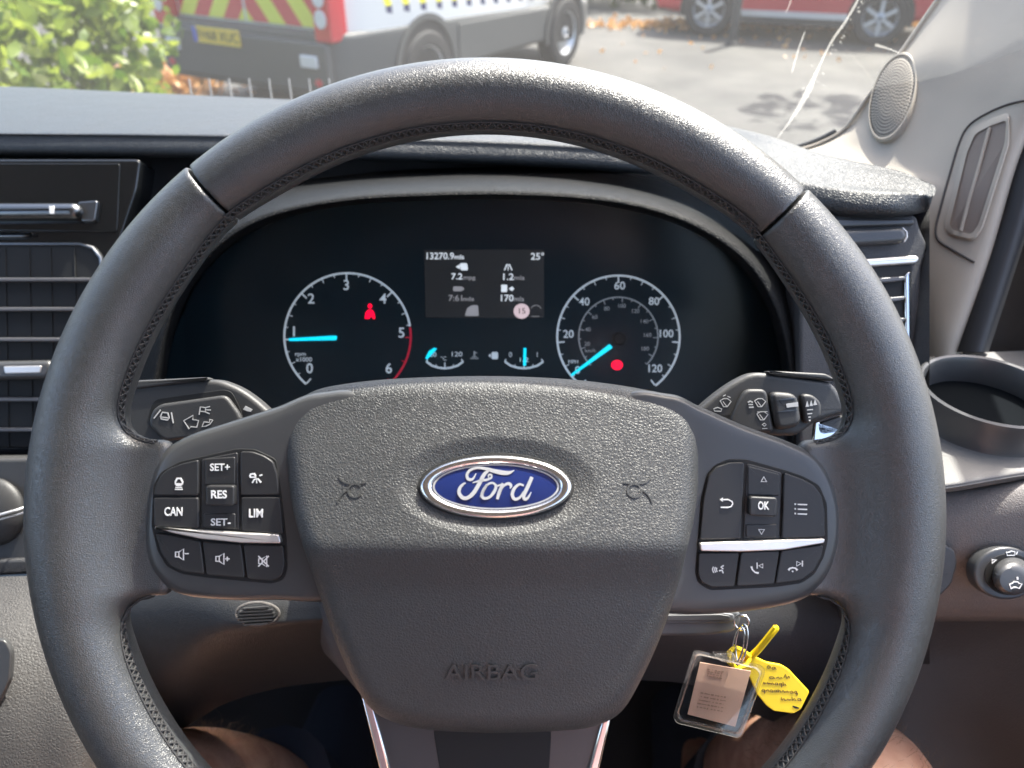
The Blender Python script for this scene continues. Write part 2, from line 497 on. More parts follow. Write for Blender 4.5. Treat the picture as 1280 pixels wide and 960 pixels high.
def text(name, body, px_h, fr, px, py, z, mat, parent, align='CENTER', width=None, h=0.6, rot=0.0, bold=0.0, shear=0.0):
    """lettering px_h photo pixels tall (capital height), centred on px, py in frame fr"""
    cu = bpy.data.curves.new(name, 'FONT')
    cu.body = body; cu.align_x = align; cu.align_y = 'CENTER'
    s = px_h * fr.k / 0.70
    cu.size = s; cu.extrude = h * fr.k / 2; cu.offset = bold * fr.k; cu.resolution_u = 3; cu.shear = shear
    to = bpy.data.objects.new(name + '_curve', cu)
    col.objects.link(to)
    dg = bpy.context.evaluated_depsgraph_get()
    me = bpy.data.meshes.new_from_object(to.evaluated_get(dg))
    bpy.data.objects.remove(to); bpy.data.curves.remove(cu)
    x, y, zz = fr.l(px, py, z)
    sx = 1.0
    if width:
        xs = [v.co.x for v in me.vertices]
        sx = width * fr.k / (max(xs) - min(xs))
    M = Matrix.Translation((x, y, zz + h * fr.k / 2)) @ Matrix.Rotation(rot, 4, 'Z') @ Matrix.Diagonal((sx, 1, 1, 1))
    me.transform(M)
    me.name = name
    me.materials.clear(); me.materials.append(MATS[mat])
    o = bpy.data.objects.new(name, me); col.objects.link(o); o.parent = parent
    return o

def tube_geo(pts, r, seg=8, closed=False, cap=True, flat=None):
    P_ = [Vector(p) for p in pts]; n = len(P_)
    rs = [r] * n if np.isscalar(r) else list(r)
    V = []; Fc = []
    up = Vector((0.123, 0.31, 0.94)).normalized()
    for i in range(n):
        a = P_[i - 1] if (i > 0 or closed) else P_[i]
        b = P_[(i + 1) % n] if (i < n - 1 or closed) else P_[i]
        t = (b - a).normalized()
        x = t.cross(up)
        if x.length < 1e-6: x = t.orthogonal()
        x.normalize(); y = x.cross(t)
        for s in range(seg):
            an = 2 * math.pi * s / seg
            V.append(P_[i] + x * (rs[i] * math.cos(an)) + y * (rs[i] * math.sin(an)))
    for i in range(n if closed else n - 1):
        j = (i + 1) % n
        for s in range(seg):
            q = (s + 1) % seg
            Fc.append((i * seg + s, i * seg + q, j * seg + q, j * seg + s))
    if cap and not closed:
        Fc.append(tuple(reversed(range(seg)))); Fc.append(tuple(range((n - 1) * seg, n * seg)))
    return V, Fc

def loft_geo(secs, close_u=False, close_v=False, caps=False):
    """secs: list of rows of points, same length"""
    m = len(secs); n = len(secs[0]); V = [Vector(p) for s in secs for p in s]; Fc = []
    for i in range(m if close_v else m - 1):
        a = (i + 1) % m
        for j in range(n if close_u else n - 1):
            b = (j + 1) % n
            Fc.append((i * n + j, i * n + b, a * n + b, a * n + j))
    if caps:
        Fc.append(tuple(reversed(range(n)))); Fc.append(tuple(range((m - 1) * n, m * n)))
    return V, Fc

def smooth_loft(secs, nu, nv):
    """control rows -> dense smooth sheet. rows along v, points along u"""
    A = np.array([[tuple(p) for p in s] for s in secs], float)
    B = np.array([catmull(r, nu * (len(r) - 1)) for r in A])
    C = np.array([catmull(B[:, j], nv * (len(B) - 1)) for j in range(B.shape[1])])
    return loft_geo([[Vector(p) for p in C[:, i]] for i in range(C.shape[1])])

def box_geo(c, s, rot=None):
    V = []
    for dx in (-1, 1):
        for dy in (-1, 1):
            for dz in (-1, 1):
                v = Vector((dx * s[0] / 2, dy * s[1] / 2, dz * s[2] / 2))
                if rot: v = rot @ v
                V.append(Vector(c) + v)
    return V, [(0, 1, 3, 2), (4, 6, 7, 5), (0, 4, 5, 1), (2, 3, 7, 6), (0, 2, 6, 4), (1, 5, 7, 3)]

def lathe_geo(prof, seg=32, axis='Y'):
    """prof: (axial, radius) revolved about axis"""
    V = []; Fc = []; n = len(prof)
    for s in range(seg):
        a = 2 * math.pi * s / seg
        for ax, r in prof:
            if axis == 'Y': V.append((r * math.cos(a), ax, r * math.sin(a)))
            elif axis == 'X': V.append((ax, r * math.cos(a), r * math.sin(a)))
            else: V.append((r * math.cos(a), r * math.sin(a), ax))
    for s in range(seg):
        q = (s + 1) % seg
        for i in range(n - 1):
            Fc.append((s * n + i, q * n + i, q * n + i + 1, s * n + i + 1))
    return V, Fc

# ------------------------------------------------------------------ implicit surfaces (leather rim)
def surface_net(fn, lo, hi, h, project=2):
    lo = np.array(lo, float); dims = np.ceil((np.array(hi) - lo) / h).astype(int) + 1
    ax = [lo[i] + h * np.arange(dims[i]) for i in range(3)]
    X, Y, Z = np.meshgrid(*ax, indexing='ij')
    f = fn(X, Y, Z)
    ins = f < 0
    nx, ny, nz = dims
    acc = np.zeros((nx - 1, ny - 1, nz - 1, 3)); cnt = np.zeros((nx - 1, ny - 1, nz - 1))
    corners = [(a, b, c) for a in (0, 1) for b in (0, 1) for c in (0, 1)]
    sl = lambda o: tuple(slice(o[i], o[i] + dims[i] - 1) for i in range(3))
    for a in corners:
        for axis in range(3):
            if a[axis] == 1: continue
            b = list(a); b[axis] = 1; b = tuple(b)
            fa, fb = f[sl(a)], f[sl(b)]
            cr = (fa < 0) != (fb < 0)
            t = np.where(cr, fa / np.where(cr, fa - fb, 1), 0)
            for q in range(3):
                acc[..., q] += np.where(cr, a[q] + (t if q == axis else 0), 0)
            cnt += cr
    act = cnt > 0
    idx = -np.ones(act.shape, int); idx[act] = np.arange(act.sum())
    cell = np.argwhere(act)
    V = lo + h * (cell + acc[act] / cnt[act][:, None])
    Fc = []
    for axis in range(3):
        u, v = (axis + 1) % 3, (axis + 2) % 3
        s0 = [slice(None)] * 3; s1 = [slice(None)] * 3
        s0[axis] = slice(0, -1); s1[axis] = slice(1, None)
        c = ins[tuple(s0)] != ins[tuple(s1)]
        E = np.argwhere(c)
        E = E[(E[:, u] > 0) & (E[:, v] > 0) & (E[:, u] < dims[u] - 1) & (E[:, v] < dims[v] - 1)]
        flip = ins[tuple(s0)][tuple(E.T)]
        q = []
        for du, dv in ((-1, -1), (0, -1), (0, 0), (-1, 0)):
            e = E.copy(); e[:, u] += du; e[:, v] += dv
            q.append(idx[tuple(e.T)])
        q = np.stack(q, 1)
        q[~flip] = q[~flip][:, ::-1]
        Fc.append(q)
    Fc = np.concatenate(Fc)
    for _ in range(project):
        e = h * 0.25
        d0 = fn(V[:, 0], V[:, 1], V[:, 2])
        g = np.stack([fn(V[:, 0] + e * (i == 0), V[:, 1] + e * (i == 1), V[:, 2] + e * (i == 2)) - d0 for i in range(3)], 1) / e
        V = V - np.clip(d0, -h, h)[:, None] * g / np.maximum((g ** 2).sum(1), 0.2)[:, None] * 0.8
    return V, Fc

# ================================================================== THE SETTING: ground, cab shell
gv = [(-120, -60, 0), (120, -60, 0), (120, 160, 0), (-120, 160, 0)]
tag(mk('ground', gv, [(0, 1, 2, 3)], 'asphalt', smooth=False), kind='structure')

def screen_y(x, z):                              # the curved windscreen, z relative to the eye
    return 1.02 - 0.55 * (x + 0.45) ** 2 - (z + 0.2) * 0.85

XL, XR, ZR = -1.32, 0.42, 0.50
rows = []
for i in range(25):
    x = XL + (XR - XL) * i / 24
    y0 = screen_y(x, ZR)
    rows.append([Vector((x, y0 - (y0 + 1.1) * t, EYE.z + ZR + 0.05 * math.sin(t * 3.1))) for t in (0, .1, .3, .6, 1)])
tag(mk('cab_roof', *loft_geo(rows), 'headliner'), kind='structure')
tag(mk('cab_bulkhead', *box_geo((-0.45, -1.12, 1.3), (1.76, 0.03, 1.9)), 'bulkhead_trim', smooth=False), kind='structure')
tag(mk('cab_floor', *box_geo((-0.45, 0.2, 0.66), (1.76, 2.6, 0.03)), 'cabin_dark', smooth=False), kind='structure')
# passenger side: door skin below the window line
tag(mk('cab_side', *box_geo((XL - 0.02, -0.05, 1.0), (0.03, 2.2, 0.85)), 'cabin_dark', smooth=False), kind='structure')
rows = []
for i in range(30):
    x = XL - .04 + (XR - XL + .14) * i / 29
    rows.append([Vector((x, screen_y(x, -.24) + .005, z)) for z in (.62, 1.0, EYE.z - .25)] + [Vector((x, screen_y(x, -.225) - .02, EYE.z - .236)), Vector((x, screen_y(x, -.225) - .06, EYE.z - .240))])
tag(mk('cab_firewall', *loft_geo(rows), 'cabin_dark'), kind='structure')

tag(mk('cab_side', *box_geo((XR + .06, 0.78, 0.97), (0.03, 0.70, 0.72)), 'cabin_dark', smooth=False), kind='structure')

# ================================================================== STEERING WHEEL
WH = Fr(607, 643, 0.3257)
wheel = empty('steering_wheel', matrix=WH.m, label='black leather steering wheel with oval blue badge and thumb buttons', cat='steering wheel')
k = WH.k
RC, RA = 522.0, 46.0

def smin(a, b, kk):
    h = np.clip(0.5 + 0.5 * (b - a) / kk, 0, 1)
    return b * (1 - h) + a * h - kk * h * (1 - h)

def rim_sdf(x, y, z):
    r = np.sqrt(x * x + y * y)
    ang = np.degrees(np.arctan2(y, np.abs(x)))
    # grip gets a little thicker beside the spokes, slimmer at the joints of the upper arc
    a = RA + 4.0 * np.exp(-((ang - 5) / 32.0) ** 2) - 3.5 * np.exp(-((ang - 48) / 7.0) ** 2)
    d = np.sqrt((r - (568.0 - a)) ** 2 + (z * 0.96) ** 2) - a
    qx = np.abs(np.abs(x) - 450) - 46; qy = np.abs(y + 4) - 84; qz = np.abs(z + 3) - 1
    box = np.sqrt(np.maximum(qx, 0) ** 2 + np.maximum(qy, 0) ** 2 + np.maximum(qz, 0) ** 2) + np.minimum(np.maximum(qx, np.maximum(qy, qz)), 0) - 13
    return smin(d, box, 52.0)

A_L = np.array([-367, 433.0]) / np.hypot(367, 433)
A_R = np.array([396, 405.0]) / np.hypot(396, 405)
def wedge(x, y):                                 # <0 inside the upper arc
    dl = (-A_L[1] * x + A_L[0] * y)              # signed distance past the left joint
    dr = -(-A_R[1] * x + A_R[0] * y)
    return np.maximum(dl, dr), y
def upper(x, y, z):
    w, _ = wedge(x, y)
    w = np.where(y > 0, w, 400)
    f = rim_sdf(x, y, z) + 1.0
    return smin(0, 0, 1) * 0 + np.maximum(f, w + 1.2) + 0.25 * np.maximum(0, 6 - np.abs(f - w)) * 0.5
def lower(x, y, z):
    w, _ = wedge(x, y)
    w = np.where(y > 0, w, 400)
    f = rim_sdf(x, y, z)
    return np.maximum(f, -w + 1.2) + 0.25 * np.maximum(0, 6 - np.abs(f + w)) * 0.5
V, Fc = surface_net(upper, (-420, 300, -60), (450, 590, 60), 3.0)
mk('rim_grip', V * k, Fc.tolist(), 'rim_leather', wheel, angle=50)
V, Fc = surface_net(lower, (-590, -590, -60), (590, 520, 60), 3.4)
mk('rim_grip', V * k, Fc.tolist(), 'rim_leather', wheel, angle=50)

def on_rim(p, extra=0.6):
    p = np.array(p, float)
    for _ in range(8):
        d = rim_sdf(*p) ; e = 0.5
        g = np.array([rim_sdf(*(p + np.eye(3)[i] * e)) - d for i in range(3)]) / e
        p = p - g * d / max(g @ g, 0.3)
    g = g / max(np.linalg.norm(g), 1e-6)
    return p + g * extra, g

def stitch(path, z0, z1, pitch=9.0):
    """braided baseball stitch along a 2-D path (px from the hub, y up); z0, z1 the two rows"""
    q = catmull(path, 20 * len(path))
    L = np.concatenate([[0], np.cumsum(np.linalg.norm(np.diff(q, axis=0), axis=1))])
    n = int(L[-1] / pitch); G = []
    pts = np.stack([np.interp(np.linspace(0, L[-1], n), L, q[:, i]) for i in (0, 1)], 1)
    A = [on_rim((x, y, z0), 1.0)[0] for x, y in pts]
    B = [on_rim((x, y, z1), 1.0)[0] for x, y in pts]
    M = [on_rim((x, y, (z0 + z1) / 2), 0.4)[0] for x, y in pts]
    for i in range(n - 1):
        for s, e in ((A[i], B[i + 1]), (B[i], A[i + 1])):
            m = (s + e) / 2 + np.array([random.gauss(0, .5), random.gauss(0, .5), random.gauss(0, .8)])
            m = on_rim(m, 2.6 + random.uniform(-.3, .3))[0]
            G.append(tube_geo([s * k, (s * .35 + m * .65) * k, (e * .35 + m * .65) * k, e * k], [.6 * k, 1.25 * k, 1.25 * k, .6 * k], 6))
    G.append(tube_geo([p * k for p in A], 0.9 * k, 5)); G.append(tube_geo([p * k for p in B], 0.9 * k, 5))
    return G
G = []
arc = [(478 * math.cos(rad(a)), 478 * math.sin(rad(a))) for a in range(131, 44, -6)]
G += stitch(arc, 14, 27, 9)
c = lambda pts: [(x - 607, 643 - y) for x, y in pts]
mir = lambda pts: [(-x, y) for x, y in pts]
upl = c([(296, 272), (262, 325), (225, 375), (190, 430), (172, 475), (166, 505), (175, 532), (200, 545)])
lol = c([(200, 762), (182, 775), (176, 795), (180, 830), (196, 868), (222, 915), (252, 956), (300, 1010)])
for pth in (upl, lol, mir(upl), mir(lol)):
    G += stitch(pth, 8, 22, 9)
V, Fc = join_geo(G)
tag(mk('stitching', V, Fc, 'thread', wheel), kind='stuff')

# --- satin spoke covers beside the airbag pad
def domed(name, outline, center, zc, r, mat, zb=-25, n=200, rings=10, fn=None):
    o = catmull(outline, n, True)
    if area2(o) > 0: o = o[::-1]                 # image y is down: keep faces towards the driver
    c0 = np.array(center, float); V = []; Fc = []
    m = len(o)
    ts = [1.0] + [1 - (r / 190.0) * (1 - math.cos(i / 6 * math.pi / 2)) for i in range(0, 7)]
    ts += list(np.linspace(ts[-1], 0, rings + 1)[1:-1])
    for i, t in enumerate(ts):
        for p in o:
            q = c0 + (p - c0) * t
            e = (1 - t) * np.linalg.norm(p - c0)
            s = min(e / r, 1.0)
            z = (zc if fn is None else fn(q[0], q[1])) - r * (1 - math.sqrt(max(0, 1 - (1 - s) ** 2)))
            if i == 0: z = zb
            V.append(WH.l(q[0], q[1], z))
    V.append(WH.l(c0[0], c0[1], zc if fn is None else fn(*c0)))
    for i in range(len(ts) - 1):
        for j in range(m):
            b = (j + 1) % m
            Fc.append((i * m + j, i * m + b, (i + 1) * m + b, (i + 1) * m + j))
    i = len(ts) - 1
    for j in range(m):
        Fc.append((i * m + j, i * m + (j + 1) % m, len(V) - 1))
    return mk(name, V, Fc, mat, wheel, angle=60)

LCOV = [(400, 490), (345, 509), (285, 528), (235, 545), (204, 566), (188, 600), (181, 645), (182, 690), (196, 722), (228, 743), (290, 750), (350, 750), (410, 752), (470, 740), (480, 620), (465, 500)]
RCOV = [(835, 492), (875, 508), (930, 532), (985, 552), (1022, 572), (1043, 605), (1052, 645), (1048, 690), (1030, 728), (995, 752), (930, 764), (860, 768), (800, 762), (760, 740), (750, 620), (775, 500)]
domed('spoke_cover', LCOV, (300, 640), 17, 13, 'satin_black')
domed('spoke_cover', RCOV, (930, 645), 17, 13, 'satin_black')

# --- lower spoke with bright strips
lowc = [(470, 820), (456, 870), (470, 925), (490, 985), (520, 1040), (700, 1040), (730, 985), (752, 925), (768, 870), (760, 820)]
fplate('lower_spoke', WH, lowc, -30, 2, 6, 'satin_black', wheel, rc=20)
fplate('lower_spoke_recess', WH, [(540, 905), (690, 905), (684, 1000), (556, 1000)], 2, 3.2, 1, 'gap_black', wheel, rc=16)
fplate('lower_spoke_trim', WH, [(451, 870), (463, 870), (494, 985), (480, 985)], -10, 7, 3, 'chrome', wheel)
fplate('lower_spoke_trim', WH, [(758, 880), (770, 870), (744, 985), (730, 985)], -10, 7, 3, 'chrome', wheel)

# --- airbag pad
PAD = [(372, 505), (392, 489), (430, 480), (500, 473), (610, 470), (710, 474), (790, 484), (838, 496), (862, 512), (873, 545), (873, 590), (869, 640), (858, 690), (845, 740), (824, 800), (800, 852), (776, 890), (742, 908), (690, 914), (610, 916), (535, 912), (492, 903), (462, 884), (440, 848), (415, 790), (395, 730), (378, 680), (367, 640), (360, 590), (358, 545)]
_ty = np.arange(400, 981.0)
_tz = np.interp(_ty, [400, 470, 560, 684, 735, 800, 915, 980], [-6, 16, 44, 79, 66, 61, 50, 42])
_g = np.exp(-0.5 * (np.arange(-18, 19) / 7.5) ** 2); _g /= _g.sum()
_tz = np.convolve(np.pad(_tz, 18, mode='edge'), _g, 'valid')
def pad_z(x, y):
    z = float(np.interp(y, _ty, _tz)) - ((x - 615) / 250.0) ** 2 * 14
    e = max(math.hypot((x - 620) / 128.0, (y - 608) / 62.0), 0.62)
    if e < 1: z -= 13 * (1 - e * e) ** 1.2
    return z
domed('airbag_cover', PAD, (615, 690), 60, 22, 'pad_vinyl', zb=-20, n=240, rings=70, fn=pad_z)
pad = [o for o in wheel.children if o.name.startswith('airbag_cover')][0]

# moulded AIRBAG lettering and horn marks, just proud of the pad
zA = pad_z(615, 841)
ta = text('moulded_lettering', 'AIRBAG', 19, WH, 615, 841, zA + 0.9, 'pad_smooth', pad, width=109, h=2.2)
def follow_pad(o, cx, cy, z_ref):
    """bend flat lettering onto the curved pad"""
    for v in o.data.vertices:
        dpt = WH.d - v.co.z
        px = 640 + (v.co.x * FPX + (WH.px - 640) * WH.d) / dpt; py = 480 - (v.co.y * FPX + (480 - WH.py) * WH.d) / dpt
        v.co.z += (pad_z(px, py) - z_ref) * k
follow_pad(ta, 615, 841, zA)
for sx, hx in ((-1, 440), (1, 797)):
    zz = pad_z(hx, 613)
    items = [([(hx - 18 * sx, 603), (hx - 6 * sx, 604.5), (hx + 8 * sx, 604), (hx + 15 * sx, 600), (hx + 18 * sx, 596)], 1.8),
             ([(hx + 7 * sx, 613), (hx + 12 * sx, 617), (hx + 16 * sx, 623), (hx + 18 * sx, 628)], 1.8),
             ([(hx - 4 * sx + 9 * math.cos(t), 613 + 8 * math.sin(t)) for t in np.linspace(0, 5.6, 9)], 1.8)]
    hm = strokes('horn_mark', WH, items, zz + 0.2, 'pad_smooth', pad, h=1.1, smooth_n=5)
    follow_pad(hm, hx, 613, zz)

# badge
bz = pad_z(620, 608)
def ell(cx, cy, a, b, n=64):
    return [(cx + a * math.cos(t), cy + b * math.sin(t)) for t in np.linspace(0, 2 * math.pi, n, endpoint=False)]
fplate('badge_recess', WH, ell(620, 608, 98, 41), bz - 8, bz + 0.5, 0.3, 'gap_black', wheel)
def ring_loft(name, cx, cy, prof, mat, parent, fr=WH, n=72):
    rows = []
    for i in range(n):
        t = 2 * math.pi * i / n
        rows.append([fr.l(cx + a * math.cos(t), cy + b_ * math.sin(t), z) for a, b_, z in prof])
    V, Fc = loft_geo(rows, close_v=True)
    return mk(name, V, Fc, mat, parent, angle=60)
badge = ring_loft('badge', 620, 608, [(95, 38.5, bz), (95, 38.5, bz + 5), (93.5, 37, bz + 8), (90, 34.5, bz + 9.5), (84, 30.5, bz + 9), (81, 28.6, bz + 7), (80, 28, bz + 4)], 'chrome', wheel)
def bulge(name, cx, cy, a, b, z, dome, mat, parent):
    V = [WH.l(cx, cy, z + dome)]; Fc = []; n = 64; R = 8
    for r in range(1, R + 1):
        s = r / R
        for x, y in ell(cx, cy, a * s, b * s, n):
            V.append(WH.l(x, y, z + dome * (1 - s * s)))
    for j in range(n):
        Fc.append((0, 1 + j, 1 + (j + 1) % n))
    for r in range(R - 1):
        for j in range(n):
            Fc.append((1 + r * n + j, 1 + (r + 1) * n + j, 1 + (r + 1) * n + (j + 1) % n, 1 + r * n + (j + 1) % n))
    o = mk(name, V, Fc, mat, parent)
    return o
bulge('badge_field', 620, 608, 80.5, 28.4, bz + 4.5, 3.0, 'badge_blue', badge)
ring_loft('badge_line', 620, 608, [(79, 27.4, bz + 4.6), (79, 27.4, bz + 5.6), (76.5, 25.6, bz + 5.7), (76.5, 25.6, bz + 4.6)], 'badge_silver', badge)
S = lambda pts: [(515 + x / 6.095, 560 + y / 6.095) for x, y in pts]
sw = lambda ws: [w / 6.095 for w in ws]
script = [
    (S([(488, 196), (462, 236), (430, 238), (418, 208), (440, 172), (495, 154), (560, 160), (620, 176), (690, 190), (740, 190), (780, 172)]), sw([6, 16, 20, 20, 18, 16, 20, 26, 30, 22, 4])),
    (S([(588, 168), (548, 205), (512, 272), (472, 336), (430, 372), (390, 374), (362, 342), (366, 302), (394, 272), (412, 266)]), sw([14, 26, 28, 28, 24, 24, 24, 22, 14, 4])),
    (S([(462, 264), (520, 248), (568, 242), (604, 226), (602, 204), (582, 210), (588, 236)]), sw([5, 16, 16, 14, 12, 10, 6])),
    (S([(572, 276), (545, 318), (534, 356), (552, 378), (592, 368), (626, 330), (640, 290), (618, 266), (584, 272), (556, 302)]), sw([16, 20, 22, 18, 18, 22, 20, 14, 14, 12])),
    (S([(522, 366), (548, 320), (575, 280)]), sw([10, 14, 10])),
    (S([(636, 292), (660, 284), (684, 276)]), sw([12, 12, 10])),
    (S([(694, 268), (668, 328), (650, 384)]), sw([20, 24, 20])),
    (S([(664, 340), (696, 290), (730, 270), (754, 282), (748, 306)]), sw([8, 14, 20, 20, 8])),
    (S([(852, 284), (816, 276), (780, 306), (764, 352), (784, 384), (822, 370), (852, 326)]), sw([12, 16, 22, 24, 20, 16, 10])),
    (S([(914, 222), (882, 292), (852, 356), (858, 384), (882, 374), (908, 332)]), sw([24, 26, 24, 20, 16, 5])),
]
strokes('badge_lettering', WH, script, bz + 6.4, 'badge_silver', badge, h=1.4, smooth_n=8)

# the badge follows the slope of the pad
_yc = WH.l(620, 608, bz)[1]
_bm = set()
for o in [badge] + list(badge.children) + [q for q in wheel.children if q.name.startswith('badge_recess')]:
    for v in o.data.vertices: v.co.z += (_yc - v.co.y) * 0.285 + 1.5 * k

# --- thumb switches
ZB = 22
def Zl(pts): return [(180 + x / 5.33, 560 + y / 5.33) for x, y in pts]
def Zr(pts): return [(860 + x / 5.055, 560 + y / 5.055) for x, y in pts]
fplate('switch_bezel', WH, Zl([(48, 520), (60, 250), (110, 160), (240, 90), (620, 4), (740, 8), (880, 75), (915, 300), (950, 620), (955, 800), (930, 880), (850, 905), (420, 865), (250, 840), (150, 790), (90, 690)]), 0, 18.0, 0.8, 'gap_black', wheel, rc=5)
fplate('switch_bezel', WH, Zr([(62, 590), (80, 330), (118, 165), (175, 105), (260, 70), (370, 72), (600, 135), (730, 178), (830, 235), (880, 350), (885, 590), (860, 690), (800, 800), (720, 855), (550, 880), (140, 900), (65, 855), (45, 790)]), 0, 18.0, 0.8, 'gap_black', wheel, rc=5)
def button(pts, z=ZB, r=1.5, rc=3.6, mat='button_black', shrink=0.25):
    q = np.array(pts, float)
    cc = q.mean(0)
    q = cc + (q - cc) * (1 - shrink / 40.0)
    return fplate('button', WH, q.tolist(), 12, z, r, mat, wheel, rc=rc)
bA = button(Zl([(62, 318), (75, 250), (110, 180), (165, 138), (250, 104), (362, 78), (362, 318)]))
bC = button(Zl([(640, 22), (720, 24), (800, 52), (860, 92), (888, 180), (902, 315), (640, 318)]))
bCan = button(Zl([(60, 330), (362, 330), (365, 535), (65, 522)]))
bLim = button(Zl([(645, 326), (905, 326), (930, 575), (650, 552)]))
bVd = button(Zl([(72, 566), (200, 584), (375, 620), (402, 842), (260, 828), (172, 786), (112, 700)]))
bVu = button(Zl([(388, 624), (645, 642), (672, 868), (416, 848)]))
bMu = button(Zl([(660, 644), (928, 650), (938, 780), (918, 858), (850, 888), (686, 872)]))
rockL = button(Zl([(380, 74), (625, 26), (636, 545), (380, 538)]), z=19.2)
button(Zl([(402, 70), (608, 58), (608, 246), (402, 248)]), z=20.6, rc=3, mat='button_black').name = 'rocker_plate'
bSd = button(Zl([(394, 436), (610, 436), (612, 540), (394, 530)]), z=20.6, rc=2)
bRes = button(Zl([(408, 250), (602, 250), (602, 386), (408, 386)]), z=29, rc=3, r=2.2)
fplate('trim_strip', WH, Zl([(62, 528), (250, 543), (600, 564), (898, 578), (914, 636), (650, 633), (380, 606), (200, 570)]), 14, 26, 1.6, 'satin_chrome', wheel, rc=1.2)
bBk = button(Zr([(130, 172), (180, 118), (262, 90), (358, 90), (335, 576), (72, 583), (95, 330)]))
bLi = button(Zr([(607, 154), (720, 194), (798, 236), (846, 300), (866, 400), (868, 565), (592, 573)]))
rockR = button(Zr([(370, 94), (595, 154), (580, 578), (346, 576)]), z=19.2)
bUp = button(Zr([(378, 112), (582, 166), (580, 304), (376, 300)]), z=20.6, rc=3)
bDn = button(Zr([(364, 482), (566, 482), (562, 568), (364, 566)]), z=20.6, rc=3)
bOk = button(Zr([(388, 306), (568, 314), (562, 438), (386, 428)]), z=29, rc=3, r=2.2)
fplate('trim_strip', WH, Zr([(74, 602), (340, 592), (868, 574), (862, 602), (600, 646), (330, 656), (80, 652)]), 14, 26, 1.6, 'satin_chrome', wheel, rc=1.2)
bVo = button(Zr([(66, 662), (324, 662), (295, 878), (150, 883), (84, 850), (62, 800)]))
bPh = button(Zr([(336, 658), (580, 650), (546, 863), (306, 876)]))
bHg = button(Zr([(589, 648), (858, 612), (848, 680), (798, 778), (718, 838), (552, 860)]))
zt = ZB + 0.2
text('legend', 'CAN', 10.2, WH, 217, 640, zt, 'print_white', bCan, width=22, bold=0.25)
text('legend', 'LIM', 10.2, WH, 320, 642, zt, 'print_white', bLim, width=17, bold=0.25)
text('legend', 'SET+', 8.6, WH, 275, 584.5, 20.8, 'print_white', rockL, width=24, bold=0.15)
text('legend', 'SET-', 8.6, WH, 276, 653, 20.8, 'print_white', bSd, width=24, bold=0.15)
text('legend', 'RES', 9.4, WH, 273.5, 618.5, 29.2, 'print_white', bRes, width=19, bold=0.25)
text('legend', 'OK', 9.4, WH, 954, 632.5, 29.2, 'print_white', bOk, width=13.5, bold=0.25)
w1 = 1.3
# distance-to-car mark
strokes('legend', WH, [(Zl([(210, 225), (222, 203), (245, 203), (257, 225), (257, 240), (210, 240), (210, 225)]), w1 + .8), (Zl([(214, 250), (250, 250)]), 1.2), (Zl([(210, 262), (254, 262)]), 1.2), (Zl([(206, 275), (258, 275)]), 1.3)], zt, 'print_white', bA)
# cruise mark
strokes('legend', WH, [(Zl([(705, 190), (712, 174), (735, 172), (745, 186)]), 2.2), (Zl([(705, 194), (748, 194)]), 1.6), (Zl([(722, 232), (736, 208), (760, 206), (780, 230)]), 1.8), (Zl([(750, 215), (752, 235)]), 1.2), (Zl([(770, 185), (788, 178)]), 1.8)], zt, 'print_white', bC)
spk = lambda ox, oy: [([(ox, oy - 3), (ox + 4.2, oy - 3), (ox + 10, oy - 7), (ox + 10, oy + 7), (ox + 4.2, oy + 3), (ox, oy + 3)], 1.3, True), ([(ox + 4.2, oy - 3), (ox + 4.2, oy + 3)], 1.1)]
strokes('legend', WH, spk(219.5, 693) + [([(231, 692), (236, 692)], 1.3)], zt, 'print_white', bVd)
strokes('legend', WH, spk(270, 698.5) + [([(281.5, 698.5), (287, 698.5)], 1.3), ([(284.2, 695.8), (284.2, 701.2)], 1.3)], zt, 'print_white', bVu)
strokes('legend', WH, spk(323.5, 701.5) + [([(323, 695), (336, 708)], 1.5), ([(336, 695), (323, 708)], 1.5)], zt, 'print_white', bMu)
strokes('legend', WH, [(Zr([(462, 212), (478, 182), (496, 212)]), 1.2, True)], 20.8, 'print_white', bUp)
strokes('legend', WH, [(Zr([(446, 515), (482, 515), (464, 545)]), 1.2, True)], 20.8, 'print_white', bDn)
strokes('legend', WH, [(Zr([(206, 326), (255, 326), (278, 338), (282, 352), (272, 370), (250, 375), (206, 375)]), 1.4), (Zr([(220, 316), (203, 326), (220, 336)]), 1.1)], zt, 'print_white', bBk)
strokes('legend', WH, [(Zr([(693, 356 + 30 * i), (752, 358 + 30 * i)]), 1.3) for i in range(3)] + [(Zr([(673, 354 + 30 * i), (681, 354 + 30 * i)]), 1.7) for i in range(3)], zt, 'print_white', bLi)
strokes('legend', WH, [(Zr([(160, 750), (154, 768), (162, 788)]), 1.1), (Zr([(172, 752), (167, 768), (174, 786)]), 1.1), (Zr([(182, 756), (178, 768), (184, 782)]), 1.2), (Zr([(225, 742), (208, 752), (222, 764)]), 1.5), (Zr([(196, 775), (215, 772), (222, 790)]), 1.5)], zt, 'print_white', bVo)
strokes('legend', WH, [(Zr([(400, 748), (406, 768), (424, 786), (446, 790)]), [2.4, 1.6, 1.6, 2.4]), (Zr([(436, 724), (436, 762)]), 1.2), (Zr([(472, 732), (446, 744), (472, 758)]), 1.1, True)], zt, 'print_white', bPh)
strokes('legend', WH, [(Zr([(634, 772), (644, 760), (662, 756), (680, 760), (690, 772)]), [2.6, 1.8, 1.6, 1.8, 2.6]), (Zr([(658, 776), (664, 782)]), 1.6), (Zr([(686, 716), (714, 730), (686, 746)]), 1.1, True), (Zr([(722, 712), (722, 748)]), 1.2)], zt, 'print_white', bHg)

